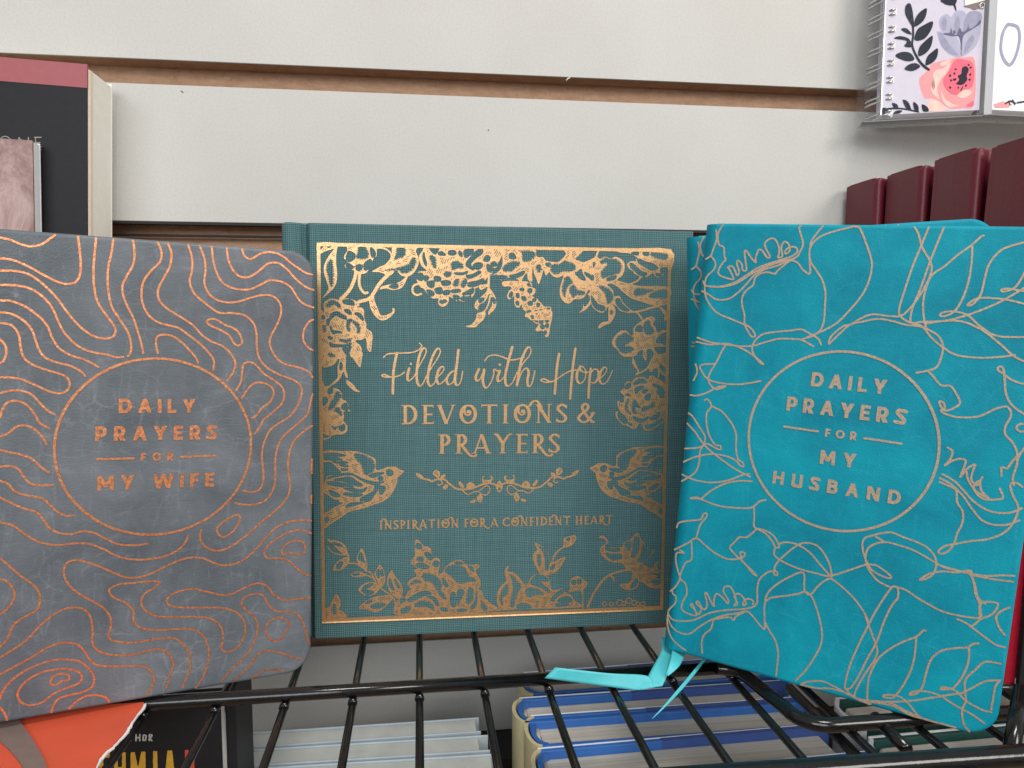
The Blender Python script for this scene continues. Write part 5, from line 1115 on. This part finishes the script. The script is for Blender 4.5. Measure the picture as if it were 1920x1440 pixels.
def print_on(name, polys, mat, lay, parent=plan, smooth=True, clip=True):
    V = []; F = []
    for P_ in polys:
        r = [pl(*p) for p in P_]; r = spline(r, True, 4) if smooth else r
        if clip: r = [(min(max(a, 0.002), PWID - 0.002), min(max(b, 0.002), PH)) for a, b in r]
        b0 = len(V); V += [(a, -0.0008 * lay, b) for a, b in r]
        for tr_ in tessellate_polygon([[Vector((a, b, 0)) for a, b in r]]): F.append([b0 + i for i in tr_])
    return link_obj(name, mesh(name, V, F), mat, parent)
def PP(s_): return [[tuple(map(float, p.split(','))) for p in l.split()] for l in s_.strip().split('\n')]
print_on('tulip_petals', PP('''1050,320 1120,330 1240,360 1300,560 1200,555 1100,470
1290,560 1300,380 1380,300 1485,230 1465,400 1400,500
1080,180 1150,140 1190,170 1240,110 1310,110 1340,160 1320,300 1240,360 1120,330 1075,260'''), 'tulip_light', 1)
print_on('tulip_shade', PP('''1340,160 1400,110 1490,130 1485,220 1370,290 1310,320
1240,170 1270,180 1280,260 1250,330 1225,270
1070,330 1110,350 1190,470 1260,550 1180,530 1095,450
1120,170 1145,200 1140,290 1110,300 1095,230
1340,430 1400,350 1420,400 1360,500 1320,530'''), 'tulip_mid', 2)
print_on('tulip_core', PP('''1105,338 1190,330 1240,350 1275,280 1305,320 1350,290 1360,240 1372,288 1430,260 1480,200 1483,240 1390,300 1310,365 1297,510 1272,370 1200,362
1215,300 1240,330 1210,340
1190,280 1200,330 1180,335'''), 'tulip_dark', 3)
print_on('flower_petals', PP('''1000,640 1100,610 1200,585 1330,575 1430,610 1420,1040 1300,1080 1180,1085 1080,1020 1000,985 920,975 870,800 940,720'''), 'salmon', 1)
print_on('flower_edges', PP('''1020,720 1120,680 1190,600 1150,720 1090,790 1050,880 1070,990 990,900
1090,900 1130,990 1230,1050 1290,1040 1180,1075 1110,1010
980,1000 1060,1010 1130,1070 1170,1100 960,1110
1080,640 1150,600 1200,600 1120,660
1010,760 1030,860 1010,900 990,830
1250,960 1330,900 1400,920 1330,980'''), 'blush', 2)
print_on('flower_heart', PP('''1110,800 1170,710 1230,600 1330,600 1415,650 1405,860 1300,900 1240,950 1150,900
1340,1060 1410,1010 1410,1060'''), 'hot_pink', 3)
print_on('flower_centre', PP('''1255,760 1290,740 1300,680 1340,665 1365,700 1345,760 1350,800 1300,850 1240,840 1270,800
1170,750 1185,745 1190,765 1172,770
1215,730 1230,725 1232,745 1216,748
1180,800 1196,796 1198,812 1182,815
1210,790 1240,785 1238,805 1212,808
1225,690 1240,685 1244,700 1228,703
1355,645 1370,642 1374,658 1358,660
1375,670 1392,668 1392,686 1376,688
1370,740 1388,738 1388,756 1372,758
1365,790 1382,788 1382,806 1366,808
1330,850 1345,848 1344,866 1331,868
1255,870 1265,868 1268,886 1256,888
1170,870 1188,868 1188,886 1172,886
1300,870 1310,868 1290,910 1280,908'''), 'navy_print', 4)
print_on('leaf_print', PP('''735,60 780,35 808,130 812,270 760,200 730,130
820,268 830,190 880,120 947,85 930,180 880,240
825,402 850,300 920,250 1007,215 990,300 920,390
865,562 870,480 920,420 1004,358 990,460 940,530
935,652 950,570 1000,520 1056,485 1050,570 1000,630
880,670 800,712 724,692 770,645 840,633
822,597 740,612 633,562 690,522 780,530
795,470 720,462 745,410 620,386 680,362 770,390
798,345 740,332 690,292 745,285
1088,0 1240,-10 1225,50 1160,52 1110,30
1212,45 1232,45 1243,105 1232,100
598,1030 650,1045 662,1092 620,1082
705,1000 760,1020 792,1102 740,1082
813,1020 860,1058 862,1122 820,1092
898,1045 950,1068 966,1112 910,1112
498,1082 560,1088 540,1132 492,1148
640,1108 702,1108 660,1142 610,1142'''), 'navy_print', 3)
print_on('stem_print', PP('''795,180 815,180 822,350 812,450 850,550 905,630 975,690 962,708 890,655 830,565 790,455 800,350
498,1092 600,1076 720,1082 860,1112 858,1126 720,1098 600,1094 505,1106'''), 'navy_print', 2)
tagp = [(1322, -40), (1532, -40), (1520, 8), (1330, 60)]
print_on('tag_card', [tagp], 'cream', 5, smooth=False, clip=False)
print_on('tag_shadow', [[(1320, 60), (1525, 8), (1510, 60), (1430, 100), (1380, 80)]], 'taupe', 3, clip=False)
tp = pl(1498, 58); link_obj('eyelet', tube_mesh([(tp[0] + 0.012 * math.cos(t_), -0.004, tp[1] + 0.014 * math.sin(t_)) for t_ in np.linspace(0, 2 * math.pi, 15)], 0.003, 6), 'silver', plan)
# wire binding: pairs of loops
for k in range(-2, 7):
    y_ = 90 + k * 170 if k >= 0 else 90 + k * 170
    for dy in (0, 45):
        a_ = pl(700 - k * 18, y_ + dy); b_ = pl(520 - k * 18, y_ + dy)
        cx_ = -0.015; r = 0.055
        pts = [(a_[0] * 0 + 0.05, -0.004, a_[1])] + [(0.045 - (r + 0.03) * (1 - math.cos(th_)) * 0.62, -0.004 - 0.02 * math.sin(th_) + 0.055 * (1 - math.cos(th_)), a_[1] - 0.004 * th_) for th_ in np.linspace(0.1, math.pi, 12)]
        link_obj('binding_loop', tube_mesh(pts, 0.0062, 10), 'silver', plan)
    a_ = pl(700, y_ + 22)
    link_obj('punch_hole', box_mesh(0.045, 0.058, -0.0032, -0.0004, a_[1] - 0.018, a_[1] + 0.018), 'cream', plan)
link_obj('binding_rod', box_mesh(-0.004, 0.002, -0.005, 0.012, 0.0, PH), 'silver', plan)
# sleeve
sv = 0.035
link_obj('sleeve', box_mesh(-0.10, PWID + 0.012, -0.03, 0.13, -sv, PH), 'clear_plastic', plan)
link_obj('sleeve_base', box_mesh(-0.10, PWID + 0.012, -0.029, 0.129, -sv - 0.006, -sv - 0.0005, 0.001), 'milky_plastic', plan)
link_obj('sleeve_edge', box_mesh(PWID + 0.012, PWID + 0.05, -0.035, -0.030, -sv, PH), 'milky_plastic', plan)

# the next package: glossy white label seen through clear film
c0 = PM @ Vector((PWID + 0.052, -0.03, -0.01))
NX = thing('calendar', 'clear-wrapped calendar with a white label and large grey digits, top right corner', 'calendar', None, pose(c0, (1, 0.03, 0), (-0.03, 1, 0), (0, 0, 1)))
link_obj('front_cover', box_mesh(0, 1.2, 0, 0.01, 0, 1.15), 'white_paper', NX)
link_obj('page_block', box_mesh(0.004, 1.19, 0.0105, 0.12, 0.004, 1.146), 'white_paper', NX)
ninv = NX.matrix_world.inverted()
def nl(px, py):
    o_ = ninv.translation; dr = ninv.to_3x3() @ ray(px, py); k = -o_.y / dr.y; p = o_ + dr * k; return (p.x, p.z)
fo = Foil(1.2, 1.15, 0.003)
fo.stroke([nl(*p) for p in ((1892, 46), (1908, 52), (1911, 75), (1904, 105), (1893, 122), (1882, 112), (1876, 92), (1879, 65), (1886, 50))], 0.017, closed=True)
fo.stroke([nl(*p) for p in ((1862, 62), (1853, 88), (1853, 110), (1858, 132))], 0.006)
link_obj('digits', fo.mesh('digits', -0.002), 'tulip_mid', NX)
V = []; F = []
for poly in ([(1862, 196), (1880, 190), (1898, 196), (1890, 202), (1866, 202)],):
    b0 = len(V); V += [(a, -0.002, b) for a, b in [nl(*p) for p in poly]]; F.append([b0 + i for i in range(len(poly))])
link_obj('flower_print', mesh('flower_print', V, F), 'salmon', NX)
fo = Foil(1.2, 1.15, 0.003)
for pts in (((1884, 195), (1893, 190), (1903, 194)), ((1890, 190), (1893, 197)), ((1898, 188), (1902, 196)), ((1906, 193), (1925, 190))): fo.stroke([nl(*p) for p in pts], 0.008)
link_obj('sprig_print', fo.mesh('sprig_print', -0.003), 'navy_print', NX)
link_obj('film', box_mesh(-0.02, 1.22, -0.02, -0.018, -0.03, 1.16), 'clear_plastic', NX)
link_obj('film_base', box_mesh(-0.02, 1.22, -0.0175, 0.12, -0.034, -0.030), 'milky_plastic', NX)

# ---------------------------------------------------------------- lower level
ZL = -1.9
def top_book(pl_, pr_, yth, zt, depth_h, cover, cover2, label, spine='beige', pages='page_top', group='blue books below the shelf', skew=0.0):
    a = on_level(pl_[0], pl_[1], zt); b = on_level(pr_[0], pr_[1], zt)
    W = b.x - a.x
    root = thing('book', label, 'book', group, Matrix.Translation((a.x, a.y, zt - depth_h)) @ Matrix.Rotation(math.atan2(b.y - a.y, W), 4, 'Z'))
    D = yth
    # a = back left corner; book extends toward the viewer (-y)
    link_obj('back_cover', box_mesh(0.03, W, -0.022, 0, 0, depth_h, 0.004), cover, root)
    link_obj('front_cover', box_mesh(0.03, W, -D, -D + 0.022, 0, depth_h, 0.004), cover, root)
    link_obj('cover_fold', box_mesh(W * 0.42, W + 0.001, -0.0235, 0.0012, 0.02, depth_h + 0.0012), cover2, root)
    poly = [(0.03 - 0.06 * math.sin(t_), -D / 2 + (D / 2) * math.cos(t_)) for t_ in np.linspace(0, math.pi, 14)]
    inner = [(0.038 - 0.05 * math.sin(t_), -D / 2 + (D / 2 - 0.014) * math.cos(t_)) for t_ in np.linspace(math.pi, 0, 14)]
    link_obj('spine', extrude_mesh(poly + inner, 0, depth_h, 'spine', True), spine, root)
    inner2 = [(0.05 - 0.052 * math.sin(t_), -D / 2 + (D / 2 - 0.017) * math.cos(t_)) for t_ in np.linspace(0, math.pi, 14)]
    inner3 = [(0.065 - 0.046 * math.sin(t_), -D / 2 + (D / 2 - 0.034) * math.cos(t_)) for t_ in np.linspace(math.pi, 0, 14)]
    link_obj('spine_lining', extrude_mesh(inner2 + inner3, 0.004, depth_h - 0.003, 'spine_lining', True), cover, root)
    link_obj('headband', tube_mesh([(0.045, -0.045, depth_h - 0.045), (0.034, -D / 2, depth_h - 0.04), (0.045, -D + 0.045, depth_h - 0.045)], 0.012, 8), 'cream_stripe', root)
    link_obj('page_block', box_mesh(0.05, W - 0.05, -D + 0.0225, -0.0225, 0.02, depth_h - 0.04, 0.004), pages, root)
    link_obj('jacket_edge', box_mesh(0.02, W, 0.0014, 0.004, 0.0, depth_h + 0.003), 'white_paper', root)
    return root
top_book((975, 1262), (1440, 1228), 0.24, -1.93, 1.3, 'blue', 'navy', 'blue hardback farthest back in the stack below the shelf')
top_book((966, 1310), (1467, 1276), 0.23, -1.9, 1.3, 'blue', 'navy', 'second blue hardback from the wall, below the hanging ribbon')
top_book((988, 1343), (1502, 1307), 0.26, -1.9, 1.3, 'blue', 'navy', 'third blue hardback, with a small black fleck on its pages')
top_book((1000, 1405), (1548, 1357), 0.27, -1.9, 1.3, 'blue', 'navy', 'blue hardback nearest the viewer, cut by the lower picture edge')
a = on_level(1265, 1347, -1.938)
# ledge of white jackets at the lower right
b5 = on_level(1180, 1440, -1.9); 
top_book((1190, 1452), (1640, 1408), 0.3, -1.9, 1.3, 'navy', 'blue', 'pale-edged blue hardback lowest in the picture, only its back edge in view')
# right stack, dark green
def green_low(pl_, pr_, D, lab):
    a = on_level(*pl_, -1.9); b = on_level(*pr_, -1.9); W = b.x - a.x
    root = thing('book', lab, 'book', 'dark green books below the shelf', Matrix.Translation((a.x, a.y, -3.2)) @ Matrix.Rotation(math.atan2(b.y - a.y, W), 4, 'Z'))
    link_obj('page_block', box_mesh(0.05, W - 0.03, -D + 0.02, -0.02, 0.01, 1.27, 0.02), 'page_top', root)
    link_obj('back_cover', box_mesh(0.03, W, -0.0195, 0, 0, 1.3, 0.004), 'green_cover', root)
    link_obj('front_cover', box_mesh(0.03, W, -D, -D + 0.0195, 0, 1.3, 0.004), 'green_cover', root)
    poly = [(0.04 - 0.07 * math.sin(t_), -D / 2 + (D / 2) * math.cos(t_)) for t_ in np.linspace(0, math.pi, 14)]
    inner = [(0.05 - 0.062 * math.sin(t_), -D / 2 + (D / 2 - 0.01) * math.cos(t_)) for t_ in np.linspace(math.pi, 0, 14)]
    link_obj('spine', extrude_mesh(poly + inner, 0, 1.3, 'spine', True), 'white_paper', root)
    link_obj('jacket_edge', box_mesh(0.02, W, 0.001, 0.010, 0.0, 1.304), 'white_paper', root)
green_low((1560, 1312), (2000, 1275), 0.24, 'dark green book farther back under the turquoise book')
green_low((1622, 1385), (2050, 1345), 0.26, 'dark green book with white jacket edge under the turquoise book')

# pale booklets
bk = None
rows = [(1373, 460, 898), (1406, 442, 915), (1441, 438, 928)]
lab = ['farthest', 'middle', 'nearest']
for k, (y_, xa, xb_) in enumerate(rows):
    a = on_level(xa, y_, -2.02); b = on_level(xb_, y_ - 29, -2.02); W = b.x - a.x
    root = thing('booklet', lab[k] + ' pale grey-blue softcover of the three under the shelf', 'booklet', 'pale booklets under the shelf', Matrix.Translation((a.x, a.y, -3.1)) @ Matrix.Rotation(math.atan2(b.y - a.y, W), 4, 'Z'))
    D = 0.135
    link_obj('page_block', box_mesh(0.02, W - 0.02 - 0.03 * (k % 2), -D + 0.009, -0.009, 0.0, 1.072, 0.006), 'pale_grey', root)
    link_obj('back_cover', box_mesh(0.01, W, -0.0085, 0, 0, 1.08, 0.004), 'pale_blue', root)
    link_obj('front_cover', box_mesh(0.01, W, -D, -D + 0.0085, 0, 1.08, 0.004), 'pale_blue', root)
    poly = [(0.02 - 0.035 * math.sin(t_), -D / 2 + (D / 2) * math.cos(t_)) for t_ in np.linspace(0, math.pi, 10)]
    link_obj('spine', extrude_mesh(poly, 0, 1.075 + 0.005 * (k % 2), 'spine', True), 'pale_blue', root)

# black novel below, with large letters
Yn = 2.95
tl_ = on_depth(120, 1325, Yn); tr_ = on_depth(413, 1318, Yn)
Wn = tr_.x - tl_.x; Hn = 1.6
nov = thing('book', 'black book with large yellow and red title letters below the shelf', 'book', None, Matrix.Translation((tl_.x, Yn, tr_.z - Hn)))
link_obj('front_cover', box_mesh(0, Wn, 0, 0.01, 0, Hn, 0.001), 'black_card', nov)
link_obj('page_block', box_mesh(0.003, Wn + 0.0, 0.0102, 0.12, 0.003, Hn - 0.01), 'white_paper', nov)
link_obj('back_cover', box_mesh(0, Wn, 0.1202, 0.13, 0, Hn, 0.001), 'black_card', nov)
def on_nov(px, py): p = on_depth(px, py, Yn); return (p.x - tl_.x, p.z - (tr_.z - Hn))
fo = Foil(Wn, Hn, 0.0025)
for s_ in ('214,1378 214,1390', '210,1378 218,1378', '226,1378 226,1389 232,1390 234,1378', '241,1377 249,1377', '245,1377 245,1389', '255,1377 255,1389', '262,1377 262,1389', '255,1383 262,1383', '269,1378 274,1379 273,1388 268,1388 269,1378', '280,1389 280,1377 285,1378 284,1382 280,1383 285,1389', '204,1390 207,1378 210,1390'):
    fo.stroke([on_nov(*map(float, p.split(','))) for p in s_.split()], 0.0046, smooth=False)
link_obj('small_lettering', fo.mesh('small_lettering', -0.001), 'grey_print', nov)
def block(polys): 
    f_ = Foil(Wn, Hn, 0.003)
    for p_ in polys: f_.shape([[on_nov(*q_) for q_ in p_]])
    return f_
cols = [
 [(186, 1412), (194, 1412), (194, 1490), (186, 1490)], [(186, 1412), (206, 1411), (206, 1420), (186, 1421)], [(186, 1444), (204, 1444), (204, 1452), (186, 1452)],
 [(214, 1411), (221, 1411), (221, 1490), (214, 1490)], [(221, 1438), (232, 1438), (232, 1446), (221, 1446)], [(229, 1411), (236, 1410), (236, 1490), (229, 1490)],
 [(245, 1410), (253, 1410), (259, 1440), (265, 1409), (273, 1409), (273, 1490), (266, 1490), (266, 1435), (261, 1462), (257, 1462), (252, 1436), (252, 1490), (245, 1490)],
 [(287, 1408), (295, 1408), (296, 1490), (288, 1490)],
 [(314, 1407), (323, 1407), (332, 1490), (324, 1490), (322, 1470), (315, 1470), (313, 1490), (306, 1490)]]
link_obj('yellow_letters', block(cols).mesh('yellow_letters', -0.001), 'yellow_print', nov)
link_obj('red_letters', block([[(347, 1406), (354, 1406), (355, 1440), (357, 1440), (356, 1406), (364, 1405), (366, 1490), (358, 1490), (357, 1452), (355, 1452), (355, 1490), (347, 1490)]]).mesh('red_letters', -0.001), 'red_print', nov)
# dark book spine between novel and booklets
a = on_depth(420, 1290, 3.0); b = on_depth(440, 1290, 3.0)
db = thing('book', 'narrow black book standing between the title letters and the pale booklets', 'book', None, Matrix.Translation((a.x, 3.0, -3.0)))
hb = on_depth(430, 1285, 3.0).z + 3.0
link_obj('cover', box_mesh(0, b.x - a.x, 0, 0.3, 0, hb, 0.01), 'black_card', db)
link_obj('page_block', box_mesh(-0.012, -0.001, 0.01, 0.28, 0.0, hb - 0.12), 'white_paper', db)

# orange book under the grey one
ZO = -1.394
def on_or(px, py): p = on_level(px, py, ZO); return (p.x, min(p.y, 2.742))
edge = [(277, 1303), (273, 1312), (262, 1330), (247, 1350), (240, 1362), (228, 1378), (216, 1392), (208, 1400), (196, 1408), (186, 1420), (181, 1432), (176, 1450), (168, 1500)]
jr = random.Random(3)
ed = [(x_ + jr.uniform(-1.2, 1.2), y_ + jr.uniform(-0.8, 0.8)) for x_, y_ in spline(edge, False, 3)]
o_ed = [on_or(x_, y_) for x_, y_ in ed]; w_ed = [on_or(x_ + 3.6 + 1.4 * math.sin(y_ * 0.13), y_) for x_, y_ in ed]
def sheet(poly, z0, z1, name):
    V = [(x_, y_, z0) for x_, y_ in poly] + [(x_, y_, z1) for x_, y_ in poly]; n_ = len(poly); F = [[i, (i + 1) % n_, n_ + (i + 1) % n_, n_ + i] for i in range(n_)]
    tri = tessellate_polygon([[Vector((x_, y_, 0)) for x_, y_ in poly]])
    F += [list(t__) for t__ in tri] + [[n_ + i for i in t__][::-1] for t__ in tri]
    me = mesh(name, V, F); bm = bmesh.new(); bm.from_mesh(me); bmesh.ops.recalc_face_normals(bm, faces=bm.faces[:]); bm.to_mesh(me); bm.free(); return me
ob = thing('book', 'orange paper-covered book with torn white edge and taupe band, lower left corner', 'book')
link_obj('cover', sheet([(-2.6, o_ed[-1][1]), (-2.6, 2.742)] + o_ed, ZO - 0.005, ZO, 'cover'), 'orange', ob)
link_obj('torn_edge', sheet([(-2.6, w_ed[-1][1]), (-2.6, 2.742)] + w_ed, ZO - 0.012, ZO - 0.0055, 'torn_edge'), 'white_paper', ob)
bp = [on_or(*p) for p in ((-40, 1330), (-8, 1385), (18, 1408), (38, 1432), (58, 1470), (98, 1470), (82, 1425), (62, 1390), (40, 1358), (30, 1330))]
link_obj('band', sheet(bp, ZO + 0.001, ZO + 0.006, 'band'), 'taupe', ob)
# fleck on the pages of the third blue book
p = on_level(1266, 1347, -1.936)
link_obj('fleck', tube_mesh([p, p + Vector((0.008, 0, 0.002))], 0.003, 6), 'dark', None)
bpy.data.objects['fleck']['label'] = 'tiny black fleck on blue book pages seen between the shelf wires'
bpy.data.objects['fleck']['category'] = 'fleck'

# black slab stands in for the shadowed gap right of the maroon books
a = on_depth(1911, 1286, 2.60); p = on_depth(1918, 1000, 2.60)
r0 = on_depth(1870, 1286, 2.62); r1 = on_depth(1925, 990, 2.62)
rb = thing('book', 'added maroon book, a thin strip coloured bright red as if lit, at the right edge of the turquoise book', 'book', None, Matrix.Translation((r0.x, 2.63, r0.z)) @ Matrix.Rotation(math.radians(2.0), 4, 'Y'))
link_obj('cover', box_mesh(0, r1.x - r0.x, 0, 0.02, 0, r1.z - r0.z, 0.005), 'lit_maroon', rb)  # added maroon strip, its catch of light painted as brighter red
link_obj('page_block', box_mesh(0.004, r1.x - r0.x - 0.004, 0.0205, 0.08, 0.01, r1.z - r0.z - 0.02), 'page_side', rb)
dk = thing('book', 'added black slab for the shadowed gap at the far right, next to the lowest corner of the maroon book', 'book', None, Matrix.Translation((a.x, 2.60, a.z)) @ Matrix.Rotation(math.radians(2.0), 4, 'Y'))
link_obj('cover', box_mesh(0, 0.9, 0, 0.022, 0, p.z - a.z, 0.004), 'black_card', dk)
link_obj('page_block', box_mesh(0.02, 0.88, 0.0225, 0.10, 0.01, p.z - a.z - 0.02), 'page_side', dk)
# shop floor far below, it keeps the light coming from above and from the window
fl = link_obj('floor', mesh('floor', [(-40, -40, -13), (40, -40, -13), (40, 30, -13), (-40, 30, -13)], [[0, 1, 2, 3]]), 'fibre'); fl['kind'] = 'structure'
